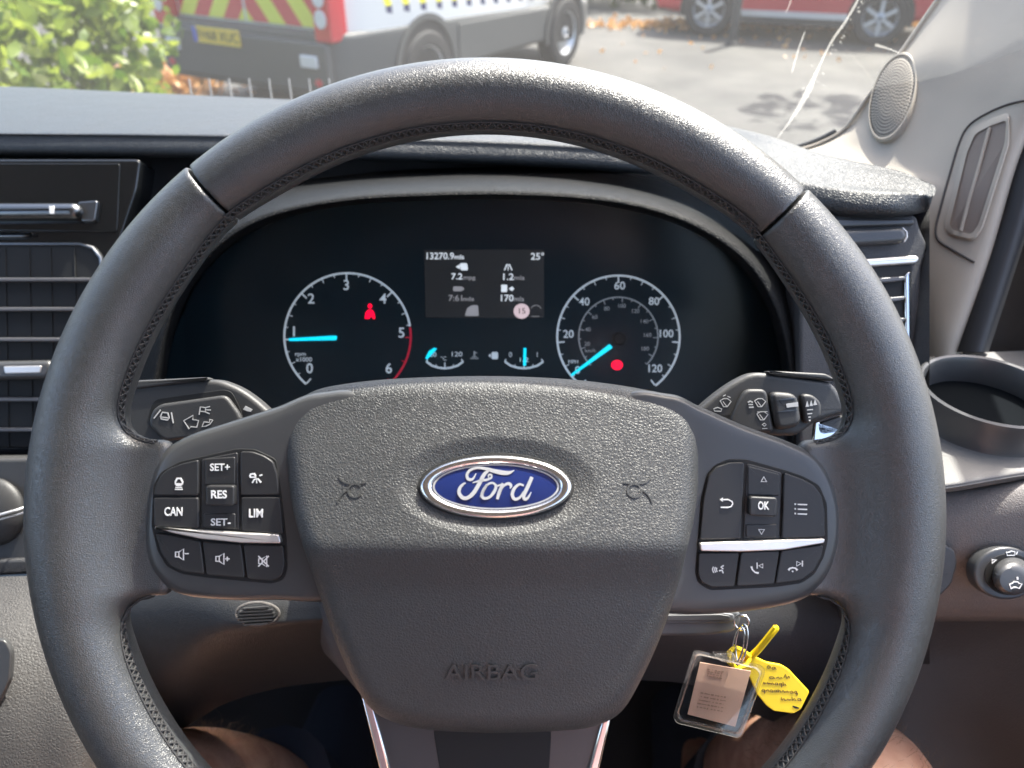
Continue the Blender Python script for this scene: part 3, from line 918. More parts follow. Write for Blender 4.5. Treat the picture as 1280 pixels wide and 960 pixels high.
# ================================================================== STALKS AND COLUMN
SL = Fr(240, 510, 0.405)
st = empty('indicator_stalk', matrix=SL.m, label='left control stalk behind the wheel with turn arrows and lane symbol', cat='control stalk')
body = [(60, 500), (90, 484), (172, 479), (255, 474), (275, 475), (300, 485), (320, 499), (345, 522), (380, 560), (330, 575), (230, 565), (120, 556), (70, 540)]
fplate('stalk_body', SL, body, -14, 6, 6, 'stalk_plastic', st, rc=12)
fplate('stalk_cap', SL, [(150, 477), (170, 475.5), (256, 471.5), (262, 474.5), (172, 486), (150, 488)], -8, 9, 2.5, 'stalk_plastic', st, rc=2)
fplate('stalk_recess', SL, [(190, 505), (196, 499), (280, 487), (290, 490), (300, 510), (310, 540), (200, 548), (184, 525)], 5, 6.6, 0.5, 'gap_black', st, rc=6)
pd = fplate('stalk_paddle', SL, [(190, 512), (200, 505), (282, 493.5), (300, 518), (306, 540), (205, 552), (184, 530)], 4, 13, 4, 'stalk_plastic', st, rc=6)
LS = lambda pts: [(160 + x / 6.737, 465 + y / 6.737) for x, y in pts]
strokes('legend', SL, [(LS([(275, 320), (220, 390)]), 1.5), (LS([(365, 340), (382, 432)]), 1.5), (LS([(275, 375), (290, 340), (335, 345), (348, 385), (335, 405), (280, 395)]), 1.6, True), (LS([(272, 378), (352, 388)]), 1.5)], 13.2, 'print_grey', pd)
strokes('legend', SL, [(LS([(470, 410), (550, 365), (545, 400), (595, 408), (580, 465), (530, 460), (515, 480)]), 1.3, True), (LS([(715, 405), (690, 400), (685, 425), (640, 420), (625, 460), (660, 455), (690, 440)]), 1.3, True)], 13.2, 'print_grey', pd)
strokes('legend', SL, [(LS([(600, 360), (610, 295), (655, 300), (650, 335), (612, 330)]), 1.4), (LS([(655, 300), (690, 290)]), 1.2), (LS([(655, 318), (698, 320)]), 1.2), (LS([(650, 335), (688, 352)]), 1.2)], 13.2, 'print_grey', pd)
fills('legend', SL, [LS([(970, 315), (990, 285), (1050, 315), (1035, 335), (1005, 330)])], 6.3, 'print_grey', st)

SR = Fr(970, 510, 0.405)
st = empty('wiper_stalk', matrix=SR.m, label='right control stalk behind the wheel with wiper symbols and ribbed collar', cat='control stalk')
RS = lambda pts: [(870 + x / 6.095, 460 + y / 6.095) for x, y in pts]
fplate('stalk_body', SR, RS([(-60, 400), (20, 310), (160, 190), (290, 100), (400, 45), (470, 32), (560, 40), (1040, 105), (1110, 210), (1150, 300), (1140, 345), (1000, 385), (900, 420), (780, 520), (560, 520), (200, 480)]), -14, 6, 6, 'stalk_plastic', st, rc=9)
fplate('stalk_cap', SR, RS([(535, 25), (600, 22), (990, 42), (1060, 80), (1060, 100), (600, 58)]), -8, 9, 2.5, 'stalk_plastic', st, rc=1.5)
p1 = fplate('stalk_paddle', SR, RS([(380, 160), (540, 160), (600, 490), (420, 500), (250, 420), (330, 240)]), 4, 13, 4, 'stalk_plastic', st, rc=4)
cl = fplate('collar', SR, RS([(562, 175), (780, 195), (812, 440), (615, 485)]), 4, 17, 6, 'stalk_plastic', st, rc=3)
p2 = fplate('stalk_tip', SR, RS([(800, 195), (890, 200), (960, 260), (960, 380), (828, 436)]), 4, 13, 4, 'stalk_plastic', st, rc=5)
for y0, y1 in ((240, 228), (330, 318)):
    strokes('rib', SR, [(RS([(612, y0 + 6), (690, y0 - 4), (770, y1)]), [0.3, 1.8, 0.3])], 16.6, 'dark_chrome', cl, h=1.2, smooth_n=5)
fills('legend', SR, [RS([(685, 272), (776, 260), (778, 292), (690, 302)])], 17.2, 'print_grey', cl)
fan = lambda ox, oy, s: [(RS([(ox - 42 * s, oy - 15 * s), (ox - 15 * s, oy - 32 * s), (ox + 15 * s, oy - 32 * s), (ox + 42 * s, oy - 10 * s), (ox + 12 * s, oy + 30 * s), (ox - 15 * s, oy + 30 * s)]), 1.1, True), (RS([(ox - 20 * s, oy - 10 * s), (ox + 12 * s, oy + 32 * s)]), 0.9)]
strokes('legend', SR, fan(488, 265, 1) + fan(505, 365, 1) + [(RS([(395, 262), (412, 252), (432, 262)]), 1.6), (RS([(400, 278), (432, 278)]), 1.4), (RS([(402, 300), (438, 298)]), 1.6), (RS([(465, 336), (545, 332)]), 0.8), (RS([(505, 430), (520, 420), (535, 432), (520, 444)]), 0.9, True), (RS([(505, 462), (542, 460)]), 0.8)], 13.2, 'print_grey', p1)
strokes('legend', SR, [(RS([(845, 320), (890, 316)]), 1.2), (RS([(848, 350), (884, 346)]), 1.2), (RS([(855, 375), (874, 373)]), 1.2), (RS([(858, 400), (872, 399)]), 1.8)], 13.2, 'print_grey', p2)
fills('legend', SR, [RS([(834, 296), (846, 250), (860, 294)]), RS([(864, 290), (876, 245), (890, 288)]), RS([(892, 284), (905, 238), (922, 280)])], 13.2, 'print_grey', p2)
strokes('legend', SR, fan(225, 265, 1.0) + [(RS([(135, 310), (165, 300), (195, 312), (190, 330), (140, 328)]), 1.2, True), (RS([(205, 215), (225, 205)]), 1.0), (RS([(240, 215), (262, 225)]), 1.0)], 6.3, 'print_grey', st)

fplate('base_trim', SR, RS([(905, 410), (945, 405), (955, 490), (1120, 462), (1138, 480), (1060, 560), (935, 596), (888, 575)]), -6, -1, 2, 'chrome', st, rc=2)
fplate('base_block', SR, RS([(945, 420), (1150, 350), (1140, 462), (955, 490)]), -10, -3, 2, 'stalk_plastic', st, rc=2)
COLF = Fr(600, 740, 0.45)
co = empty('steering_column', matrix=COLF.m, label='dark plastic steering column shroud with small ribbed grille', cat='steering column')
up_rows = []
def shroud_rows():
    # cross sections from the wheel hub to the dash: a flattened barrel
    secs = []
    for i, (d, hw, yt, yb) in enumerate(((0.40, 130, 560, 905), (0.44, 190, 545, 900), (0.50, 220, 530, 870), (0.56, 225, 530, 850), (0.66, 225, 530, 830))):
        row = []
        for j in range(40):
            t = 2 * math.pi * j / 40
            cx, sx = math.cos(t), math.sin(t)
            x = 600 + hw * math.copysign(abs(cx) ** 0.6, cx) ; y = (yt + yb) / 2 - (yb - yt) / 2 * math.copysign(abs(sx) ** 0.7, sx)
            row.append(P(x, y, d))
        secs.append(row)
    return secs
V, Fc = loft_geo(shroud_rows(), close_u=True, caps=True)
mk('column_shroud', V, Fc, 'dash_plastic', co, world=True)
# paler under-dash cowl seen left of the hub with a ribbed oval grille
cw = [[P(x, y, d) for x, y, d in row] for row in (
    [(60, 715, .56), (80, 790, .55), (120, 850, .57), (140, 905, .62)],
    [(180, 705, .53), (185, 775, .51), (200, 850, .53), (215, 915, .60)],
    [(260, 705, .50), (265, 765, .475), (272, 815, .49), (280, 880, .58)],
    [(340, 705, .49), (340, 765, .465), (345, 796, .475), (350, 860, .57)],
    [(430, 705, .48), (430, 760, .46), (430, 788, .47), (430, 850, .56)],
    [(500, 705, .48), (500, 758, .46), (500, 786, .47), (500, 845, .56)])]
cowl = mk('cowl_panel', *smooth_loft(cw, 8, 8), 'cowl_plastic', co, world=True)
G = []
gf = Fr(322, 767, 0.463)
for i in range(6):
    w = [16, 21, 23, 23, 21, 15][i]
    G.append(stroke_geo([gf.l(322 - w, 757.5 + 4 * i + 1.5)[:2], gf.l(322, 757.5 + 4 * i + .3)[:2], gf.l(322 + w, 757.5 + 4 * i - 1)[:2]], 1.6 * gf.k, 0, 0.004))
gr = empty('column_grille_frame', matrix=gf.m); gr.parent = co; gr.matrix_parent_inverse = co.matrix_world.inverted()
bpy.data.objects.remove(gr)
def to_frame(V, a, b):
    M = b.m.inverted() @ a.m
    return [M @ Vector(v) for v in V]
for v, f in G:
    mk('grille_rib', to_frame(v, gf, COLF), f, 'dash_plastic', co)
tube = tube_geo([gf.l(322 + 27 * math.cos(t), 767 + 14 * math.sin(t), 1) for t in np.linspace(0, 2 * math.pi, 40, endpoint=False)], 0.0008, 6, closed=True)
mk('grille_rim', to_frame(tube[0], gf, COLF), tube[1], 'lower_plastic', co)
# right cheek of the column and the ignition barrel
rc_ = [[P(x, y, d) for x, y, d in row] for row in (
    [(720, 705, .48), (720, 760, .46), (720, 800, .47), (720, 850, .56)],
    [(800, 705, .48), (800, 765, .46), (800, 800, .47), (800, 850, .56)],
    [(880, 705, .50), (890, 775, .485), (890, 812, .50), (880, 860, .58)],
    [(960, 705, .52), (980, 790, .52), (980, 840, .55), (960, 900, .62)],
    [(1060, 705, .55), (1090, 800, .56), (1080, 860, .60), (1060, 930, .66)])]
mk('cowl_panel', *smooth_loft(rc_, 8, 8), 'dash_plastic', co, world=True)

# ================================================================== INSTRUMENT CLUSTER
CL = Fr(603, 420, 0.60)
clus = empty('instrument_cluster', matrix=CL.m, label='dark instrument cluster with two round dials and a small screen', cat='instrument cluster')
fplate('cluster_face', CL, [(200, 600), (205, 470), (220, 410), (250, 345), (300, 298), (360, 270), (450, 253), (610, 245), (740, 250), (820, 268), (890, 300), (935, 345), (965, 400), (980, 470), (985, 600)], -6, 0, 0, 'cluster_face', clus, rc=20)

def arc_pts(cx, cy, r, a0, a1, n=60):
    return [(cx + r * math.cos(rad(a)), cy - r * math.sin(rad(a))) for a in np.linspace(a0, a1, n)]
def pol(cx, cy, r, a): return (cx + r * math.cos(rad(a)), cy - r * math.sin(rad(a)))
# tachometer
tx, ty, tr = 434.5, 420.5, 79.0
a0, a6 = 229.0, -49.0 + 2
ang_t = lambda v: 229.0 - v * (276.0 / 6)
tach = strokes('tachometer', CL, [(arc_pts(tx, ty, tr, 229, ang_t(4.78)), 2.4)], 0.3, 'dial_white', clus)
strokes('red_band', CL, [(arc_pts(tx, ty, tr, ang_t(4.80), -47, 24), 2.4), ([pol(tx, ty, tr - 1, ang_t(5)), pol(tx, ty, tr - 7, ang_t(5))], 1.2), ([pol(tx, ty, tr - 1, ang_t(5.5)), pol(tx, ty, tr - 5, ang_t(5.5))], 1.0), ([pol(tx, ty, tr - 1, -47), pol(tx, ty, tr - 6, -47)], 1.6)], 0.3, 'dial_red', tach)
tk = []
for i in range(0, 20):
    v = i * 0.25
    if v > 4.8: break
    L_ = 8 if i % 4 == 0 else (5 if i % 2 == 0 else 3)
    tk.append(([pol(tx, ty, tr - 1, ang_t(v)), pol(tx, ty, tr - 1 - L_, ang_t(v))], 1.7 if i % 4 == 0 else 1.0))
strokes('scale_marks', CL, tk, 0.5, 'dial_white', tach)
for v, (x, y) in enumerate([(387, 461), (367.5, 415), (389, 374), (433, 357), (479, 374), (502, 416.5), (486, 461)]):
    text('numeral', str(v), 12.5, CL, x, y, 0.4, 'dial_white', tach, bold=0.15)
text('unit_lettering', 'rpm', 5, CL, 375.5, 442.5, 0.4, 'dial_white', tach, width=13)
text('unit_lettering', 'x1000', 5.5, CL, 380, 449.5, 0.4, 'dial_white', tach, width=20)
fplate('needle', CL, [(361, 422.8), (361, 426.2), (420, 425), (421, 420.2), (418, 419.5)], 4, 6, 0.5, 'needle_cyan', tach, rc=1)
fills('telltale', CL, [ell(462.5, 382.6, 2.7, 3.0, 14), [(456, 398.5), (457, 391), (460, 387.2), (465, 387.2), (468, 391), (469, 398.5), (466.5, 398.5), (464.5, 395), (461.5, 398.5)]], 0.4, 'lamp_red', tach)
# speedometer
sx_, sy_, sr = 773.0, 421.0, 76.5
ang_s = lambda v: 233.0 - v * (286.0 / 120)
spd = strokes('speedometer', CL, [(arc_pts(sx_, sy_, sr, 233, -53, 90), 2.4)], 0.3, 'dial_white', clus)
tk = []
for i in range(0, 25):
    v = i * 5
    L_ = 8 if i % 4 == 0 else (5 if i % 2 == 0 else 3)
    tk.append(([pol(sx_, sy_, sr - 1, ang_s(v)), pol(sx_, sy_, sr - 1 - L_, ang_s(v))], 1.7 if i % 4 == 0 else 1.0))
strokes('scale_marks', CL, tk, 0.5, 'dial_white', spd)
for s_, x, y, w_ in (('0', 722, 463, None), ('20', 710.5, 418, 13), ('40', 730.5, 377.5, 13), ('60', 774.5, 357.5, 13.5), ('80', 817.5, 377, 13), ('100', 832, 417.5, 17), ('120', 818, 461, 17)):
    text('numeral', s_, 9.6, CL, x, y, 0.4, 'dial_white', spd, width=w_, bold=0.12)
r2_, cy2 = 49.5, 421
ang_k = lambda v: 226.0 - v * (270.0 / 190)
strokes('inner_scale', CL, [(arc_pts(sx_, cy2, r2_, 226, -44, 70), 1.5)] + [([pol(sx_, cy2, r2_ - .5, ang_k(v)), pol(sx_, cy2, r2_ - (6 if v % 20 == 0 else 3), ang_k(v))], 1.0) for v in range(10, 191, 10)], 0.3, 'dial_dim', spd)
for s_, x, y in (('20', 734, 430), ('40', 735, 412), ('60', 743.5, 396.5), ('80', 758.5, 386), ('100', 777, 382.5), ('120', 794, 389), ('140', 805, 402), ('160', 809, 419), ('180', 806, 436)):
    text('inner_numeral', s_, 5.0, CL, x, y, 0.4, 'dial_dim', spd)
text('unit_lettering', 'MPH', 4.6, CL, 716.5, 452.5, 0.4, 'dial_white', spd, width=12)
text('unit_lettering', 'km/h', 4.2, CL, 738, 438.5, 0.4, 'dial_dim', spd, width=13)
fplate('needle', CL, [(713, 468.5), (714.5, 470.5), (766, 434.5), (762, 430)], 4, 6, 0.5, 'needle_cyan', spd, rc=1)
fplate('needle_hub', CL, ell(775, 423, 8.5, 8.5, 24), 0, 7, 2, 'cluster_wall', spd)
fills('telltale', CL, [ell(771.3, 456.3, 7.2, 6.2, 24)], 0.4, 'lamp_red', spd)
text('telltale_mark', '!', 7, CL, 771.3, 456.3, 1.2, 'cluster_face', spd)
# small gauges
def mini(cx, cy, w, needle):
    g = strokes('small_gauge', CL, [([(cx - w, cy - 4), (cx - w * .7, cy + 1), (cx - w * .3, cy + 3.8), (cx, cy + 4.5), (cx + w * .3, cy + 3.8), (cx + w * .7, cy + 1), (cx + w, cy - 4)], 2.4)], 0.3, 'dial_white', clus)
    strokes('scale_marks', CL, [([(cx - w, cy - 4), (cx - w + 1.5, cy - 7)], 1.4), ([(cx + w, cy - 4), (cx + w - 2.5, cy - 7)], 1.4), ([(cx, cy + 4), (cx, cy - 3)], 1.3), ([(cx - w * .5, cy + 2.6), (cx - w * .46, cy - .5)], 1), ([(cx + w * .5, cy + 2.6), (cx + w * .46, cy - .5)], 1)], 0.4, 'dial_white', g)
    fplate('needle', CL, needle, 3, 5, 0.4, 'needle_cyan', g)
    return g
g1 = mini(556, 456, 23, [(531.5, 448), (534, 449), (546, 436), (543, 434.5), (536, 439)])
text('numeral', '60', 6, CL, 541.5, 443.5, 0.4, 'dial_white', g1)
text('numeral', '120', 6, CL, 570.5, 443, 0.4, 'dial_white', g1, width=13)
text('unit_lettering', '°C', 5, CL, 554.5, 448.5, 0.4, 'dial_white', g1)
strokes('telltale', CL, [([(593, 439), (593, 446)], 2), ([(588, 448), (598, 448)], 1.2), ([(594, 441), (596.5, 441)], 1.1), ([(590, 446), (596, 446)], 1.2)], 0.4, 'dial_dim', g1)
g2 = mini(655, 456, 24, [(654, 457), (657.5, 457), (657.8, 435), (654.5, 435)])
text('numeral', '0', 6, CL, 638, 443.5, 0.4, 'dial_white', g2)
text('numeral', '1', 6, CL, 671.5, 443.5, 0.4, 'dial_white', g2)
text('numeral', '1/2', 5.5, CL, 654.5, 450, 0.4, 'dial_white', g2, width=11)
fills('telltale', CL, [rpoly([(614.5, 440), (622.5, 440), (622.5, 449), (614.5, 449)], 2), [(610.5, 444.5), (613.5, 442), (613.5, 447)]], 0.4, 'dial_white', g2)
# trip screen
scr = fplate('trip_screen', CL, [(530, 312), (680, 312), (680, 397), (532, 397)], 0, 1.2, 0.3, 'screen_glow', clus, rc=1.5)
tz = 1.4
def st_(s_, h_, x, y, w_, mat='screen_text', b_=0.1): text('screen_lettering', s_, h_, CL, x, y, tz, mat, scr, width=w_, bold=b_)
st_('13270.9', 8.2, 549.5, 320.5, 34); st_('mls', 5.5, 574, 321.5, 12)
st_('25°', 8.2, 672, 321, 16.5)
st_('7.2', 7.6, 571, 346, 14); st_('mpg', 5, 586.5, 347, 15, 'screen_dim')
st_('1.2', 8, 634.5, 346.5, 13); st_('mls', 5.5, 649, 347.5, 13, 'screen_dim')
st_('7:61', 7.4, 570, 373, 17, 'screen_dim'); st_('mls', 5, 585.5, 374, 14, 'screen_dim')
st_('170', 8, 633, 373, 15.5); st_('mls', 5.5, 648.5, 374, 13, 'screen_dim')
fills('screen_icon', CL, [rpoly([(575, 329), (584, 329), (585, 338), (576, 338)], 2), [(569.5, 333.5), (575, 330.5), (575, 336.5)]], tz, 'screen_text', scr)
strokes('screen_icon', CL, [([(630.5, 338), (634, 330)], 1.3), ([(636.5, 330), (640, 338)], 1.3), ([(635.2, 331), (635.2, 338)], 1.0)], tz, 'screen_text', scr)
fills('screen_icon', CL, [rpoly([(566.5, 358), (577, 358), (581, 361), (577, 364), (566.5, 364)], 1.5)], tz, 'screen_dim', scr)
fills('screen_icon', CL, [rpoly([(626.5, 356), (634, 356), (634, 365), (626.5, 365)], 1), [(636, 361), (640, 358), (643, 361), (640, 364)]], tz, 'screen_text', scr)
fills('screen_icon', CL, [rpoly([(581, 395), (584, 385), (590, 381.5), (597.5, 381.5), (598.5, 395)], 2)], tz, 'screen_dim', scr)
fills('screen_icon', CL, [ell(652, 389, 10, 9.4, 28)], tz, 'screen_pink', scr)
text('screen_lettering', '15', 7, CL, 652, 389, tz + 1.0, 'plate_black', scr, width=8)
strokes('screen_icon', CL, [(arc_pts(670, 388, 6.5, 20, 160, 10), 0.8), ([(664, 395.5), (674, 395.5)], 0.8)], tz, 'screen_dim', scr)
fplate('cluster_lens', CL, [(235, 232), (975, 232), (985, 600), (225, 600)], 40, 41, 0, 'dial_lens', clus, tilt=lambda x, y: y * 0.30)

# ================================================================== DASHBOARD
dash = empty('dashboard', loc=(-0.45, 0.7, 0.9), label='black grained dashboard with hooded binnacle below the windscreen', cat='dashboard')
ZP = -0.170
st_tab = [(-1400, 150, 162, 184, 100), (-1000, 153, 165, 187, 102), (-620, 156, 168, 190, 104), (-420, 157, 169, 191, 104), (-200, 158, 170, 192, 105), (0, 160, 172, 194, 108), (120, 161, 173, 195, 113), (240, 162, 175, 197, 119), (360, 164, 177, 199, 125), (480, 167, 180, 201, 129), (610, 170, 184, 205, 133), (740, 177, 191, 212, 138), (860, 190, 205, 226, 150), (950, 208, 222, 247, 168), (1010, 222, 234, 262, 188), (1060, 231, 241, 271, 201), (1115, 235, 243.5, 270.5, 213), (1150, 238, 246, 266, 229), (1161, 241, 247, 260, 236), (1166, 244.5, 246.5, 252, 242)]
secs = []
for x, yc, yn, yl, yb in st_tab:
    c0 = PZ(x, yc, ZP); dc = (c0 - EYE).dot(CF)
    b0 = PZ(x, yb, ZP - (0.025 if x < 900 else 0.006))
    db = (b0 - EYE).dot(CF)
    m0 = (c0 + b0) / 2 + Vector((0, 0, 0.004))
    n0 = P(x, yn, dc - 0.012 if x < 1140 else dc - .004); l0 = P(x, yl, dc - 0.006 if x < 1140 else dc)
    u0 = P(x, yl - 4, dc + 0.05 if x < 1140 else dc + .01); e0 = P(x, yl + 2, dc + 0.12 if x < 1100 else dc + .03)
    fx = max(XL, min(XR, b0.x * 1.15)); far = Vector((fx, max(screen_y(fx, -.225), b0.y + .01), EYE.z - 0.232))
    if x >= 1166: b0 = m0 = n0 = l0 = u0 = c0; e0 = c0 + Vector((0, .004, -.001)); far = c0 + Vector((0, .02, 0))
    secs.append([far, b0, m0, c0, n0, l0, u0, e0])
mk('dash_top', *smooth_loft(secs, 8, 7), 'dash_vinyl', dash, world=True, angle=60)

# binnacle hood
B_ = [(188, 600), (188, 520), (194, 470), (206, 410), (232, 350), (285, 296), (345, 267), (430, 250), (520, 244), (620, 242), (720, 246), (800, 258), (870, 282), (930, 322), (966, 372), (985, 430), (992, 490), (994, 560), (996, 610)]
C_ = [(150, 600), (150, 520), (155, 470), (166, 405), (192, 332), (245, 272), (316, 240), (420, 224), (520, 216), (620, 213), (720, 217), (810, 228), (890, 250), (955, 290), (1008, 345), (1032, 420), (1042, 490), (1046, 560), (1046, 610)]
hs = []
for (bx, by), (cx, cy) in zip(B_, C_):
    mx, my = bx * .45 + cx * .55, by * .45 + cy * .55
    ix, iy = bx * .97 + 603 * .03, by * .97 + 450 * .03
    hs.append([P(cx, cy - 4, 0.675), P(cx, cy, 0.64), P(mx, my, 0.575), P(bx * .8 + cx * .2, by * .8 + cy * .2 - 1, 0.53), P(bx, by, 0.522), P(bx * .985 + 603 * .015, by * .985 + 450 * .015, 0.527), P(ix, iy, 0.55), P(603 + (bx - 603) * .965, 450 + (by - 450) * .965, 0.61)])
mk('binnacle_hood', *smooth_loft(hs, 5, 5), 'hood_plastic', dash, world=True, angle=60)

# fascia behind everything: a bowed sheet from the dash top down to the knee line
fs = []
for x in (-1400, -620, -300, 0, 130, 240, 420, 610, 800, 960, 1060, 1140, 1162):
    bow = 0.0 if x < 1000 else (x - 1000) / 160 * 0.05
    d0 = 0.70 - bow - 0.12 * max(0, (x - 800) / 360)
    fs.append([P(x, 188 + max(0, (x - 800)) * .2, d0), P(x, 300, d0 - .015), P(x, 450, d0 - 0.03), P(x, 600, d0 - 0.05), P(x, 720, d0 - 0.06), P(x, 790, d0 - .05), P(x, 830, d0 + 0.02)])
mk('fascia', *smooth_loft(fs, 6, 4), 'dash_plastic', dash, world=True)

# --- centre stack at the left
CS = Fr(60, 400, 0.62)
def dplate(name, fr, pts, z0, z1, r, mat, parent, rc=0.0):
    if rc: rc = max(rc, 2.0 * r)
    q = rpoly(pts, rc, 5) if rc else np.array(pts, float)
    V, Fc = plate_geo([fr.l(x, y, z1)[:2] for x, y in q], z0 * fr.k, z1 * fr.k, r * fr.k)
    M = wm(parent).inverted() @ fr.m
    return flat_caps(mk(name, [M @ Vector(v) for v in V], Fc, mat, parent))
pan = dplate('centre_panel', CS, [(-420, 198), (176, 198), (170, 240), (150, 300), (140, 420), (140, 700), (120, 722), (-420, 735)], -40, 0, 4, 'gloss_black', dash, rc=6)
dplate('display_glass', CS, [(-400, 204), (150, 204), (146, 290), (-400, 284)], 0, 1.5, 1, 'gloss_black', dash, rc=4)
vent = dplate('air_vent', CS, [(-200, 304), (108, 304), (128, 318), (130, 335), (112, 560), (-200, 560)], 0, 3, 2, 'gap_black', dash, rc=8)
def dtube(name, fr, pts, r, mat, parent, seg=8, flat=1.0):
    V, Fc = tube_geo([fr.l(*p) for p in pts], r * fr.k, seg)
    M = wm(parent).inverted() @ fr.m
    return mk(name, [M @ Vector(v) for v in V], Fc, mat, parent)
for y in (350, 387, 425, 500, 538):
    dplate('vent_slat', CS, [(-200, y - 3), (122, y - 3), (122, y + 1.6), (-200, y + 1.6)], 2, 14, 1.2, 'slat_grey', vent)
for x in (-60, 5, 35, 62, 92):
    dplate('vent_vane', CS, [(x, 310), (x + 1.6, 310), (x + 6.6, 560), (x + 5, 560)], 2, 4, .5, 'gap_black', vent)
tb = dtube('vent_rim', CS, [(-200, 305, 3), (100, 305, 3), (116, 310, 3), (126, 322, 3), (128, 342, 3)], 2.4, 'dark_chrome', vent)
hd = dplate('vent_handle', CS, [(-40, 452), (60, 450), (66, 458), (64, 468), (58, 474), (-40, 476)], 4, 22, 6, 'satin_black', vent, rc=6)
dplate('handle_inlay', CS, [(4, 458), (52, 457), (50, 466), (6, 467)], 21, 23, 1, 'satin_chrome', vent, rc=2)
bar = dplate('vent_wheel', CS, [(-120, 252), (92, 252), (99, 262), (92, 273), (-120, 275)], 0, 20, 9, 'dark_chrome', dash, rc=6)
dplate('wheel_mark', CS, [(61, 257), (67, 257), (68, 267), (62, 267)], 19.6, 20.6, 0, 'print_white', bar)
dplate('wheel_end', CS, [(96, 252), (122, 250), (118, 277), (100, 277), (102, 264)], 0, 8, 2, 'dark_chrome', bar, rc=2)
dplate('vent_lip', CS, [(-120, 289), (30, 290), (44, 292), (30, 297), (-120, 300)], 0, 6, 2.5, 'dark_chrome', dash, rc=2)
# gear lever console below: rounded glossy bowl with a bright line
gc = Fr(0, 640, 0.56)
dplate('gear_console', gc, [(-200, 575), (60, 572), (58, 690), (45, 712), (-200, 722)], -40, 0, 5, 'stalk_plastic', dash, rc=10)
V = []; rows = []
for i in range(13):
    a = i / 12 * math.pi / 2
    rows.append([gc.l(-8 + 40 * math.cos(a) * math.cos(t), 640 - 43 * math.cos(a) * math.sin(t), 15 * math.sin(a)) for t in np.linspace(0, 2 * math.pi, 40, endpoint=False)])
V, Fc = loft_geo(rows, close_u=True)
M = dash.matrix_world.inverted() @ gc.m
mk('gear_knob', [M @ Vector(v) for v in V], Fc, 'stalk_plastic', dash)
dtube('console_line', gc, [(-60, 652, 16), (-10, 646, 26), (20, 638, 22), (40, 631, 8)], 1.6, 'satin_chrome', dash)
dtube('console_line', gc, [(-60, 658, 15), (-10, 652, 24), (20, 644, 20), (40, 637, 6)], 0.9, 'satin_chrome', dash)
dplate('console_edge', gc, [(-200, 706), (48, 698), (52, 708), (40, 718), (-200, 730)], -4, 8, 4, 'dash_plastic', dash, rc=4)
# pale lower console side
cs = [[P(x, y, d) for x, y, d in row] for row in (
    [(-260, 720, .52), (-260, 800, .49), (-260, 900, .47), (-260, 1050, .46), (-260, 1200, .46)],
    [(-60, 722, .535), (-60, 800, .50), (-60, 900, .48), (-60, 1050, .47), (-60, 1200, .46)],
    [(40, 720, .54), (40, 800, .51), (40, 900, .49), (45, 1050, .48), (45, 1200, .47)],
    [(110, 722, .55), (120, 800, .53), (125, 900, .51), (125, 1050, .50), (125, 1200, .49)],
    [(160, 735, .60), (185, 810, .60), (195, 900, .60), (195, 1050, .60), (195, 1200, .6)],
    [(170, 745, .75), (200, 820, .75), (215, 900, .75), (215, 1050, .75), (215, 1200, .75)])]
mk('console_side', *smooth_loft(cs, 7, 7), 'console_plastic', dash, world=True)
sf = Fr(0, 840, 0.487)
dplate('side_pocket', sf, [(-60, 796), (6, 800), (14, 815), (12, 850), (-4, 884), (-60, 900)], -2, 5, 2, 'satin_black', dash, rc=6)

# --- right end: vent tower, cup holder, ledge, switch panel
RV = Fr(1110, 370, 0.515)
tower = dplate('vent_tower', RV, [(1000, 268), (1146, 268), (1150, 285), (1160, 306), (1158, 316), (1152, 334), (1152, 480), (1150, 580), (1000, 580)], -50, 0, 4, 'dash_plastic', dash, rc=4)
dplate('vent_cowl', RV, [(1020, 273), (1143, 273), (1144, 281), (1020, 285)], 0, 6, 3, 'satin_black', dash, rc=2)
dplate('vent_wheel', RV, [(1040, 287), (1130, 283), (1136, 294), (1130, 303), (1040, 309)], 0, 12, 6, 'satin_black', dash, rc=6)
dtube('wheel_edge', RV, [(1128, 285, 7), (1133, 290, 8), (1133.5, 296, 8), (1130, 302, 7)], 1.2, 'satin_chrome', dash)
dplate('vent_trim', RV, [(1060, 325), (1146, 319), (1150, 323), (1146, 329), (1062, 335)], 0, 7, 3, 'satin_chrome', dash, rc=2)
vent2 = dplate('air_vent', RV, [(1060, 334), (1140, 331), (1139, 470), (1060, 480)], 0, 2, 1, 'gap_black', dash, rc=2)
for i, y in enumerate((352, 377, 404, 432, 460)):
    dplate('vent_slat', RV, [(1060, y - 2), (1120, y - 6), (1132, y - 7), (1131, y - 2), (1118, y), (1060, y + 4)], 2, 10, 1.6, 'slat_grey', vent2, rc=1.5)
dplate('vent_edge', RV, [(1131, 344), (1138, 338), (1139, 470), (1133, 470)], 2, 6, 2, 'chrome', vent2, rc=2)
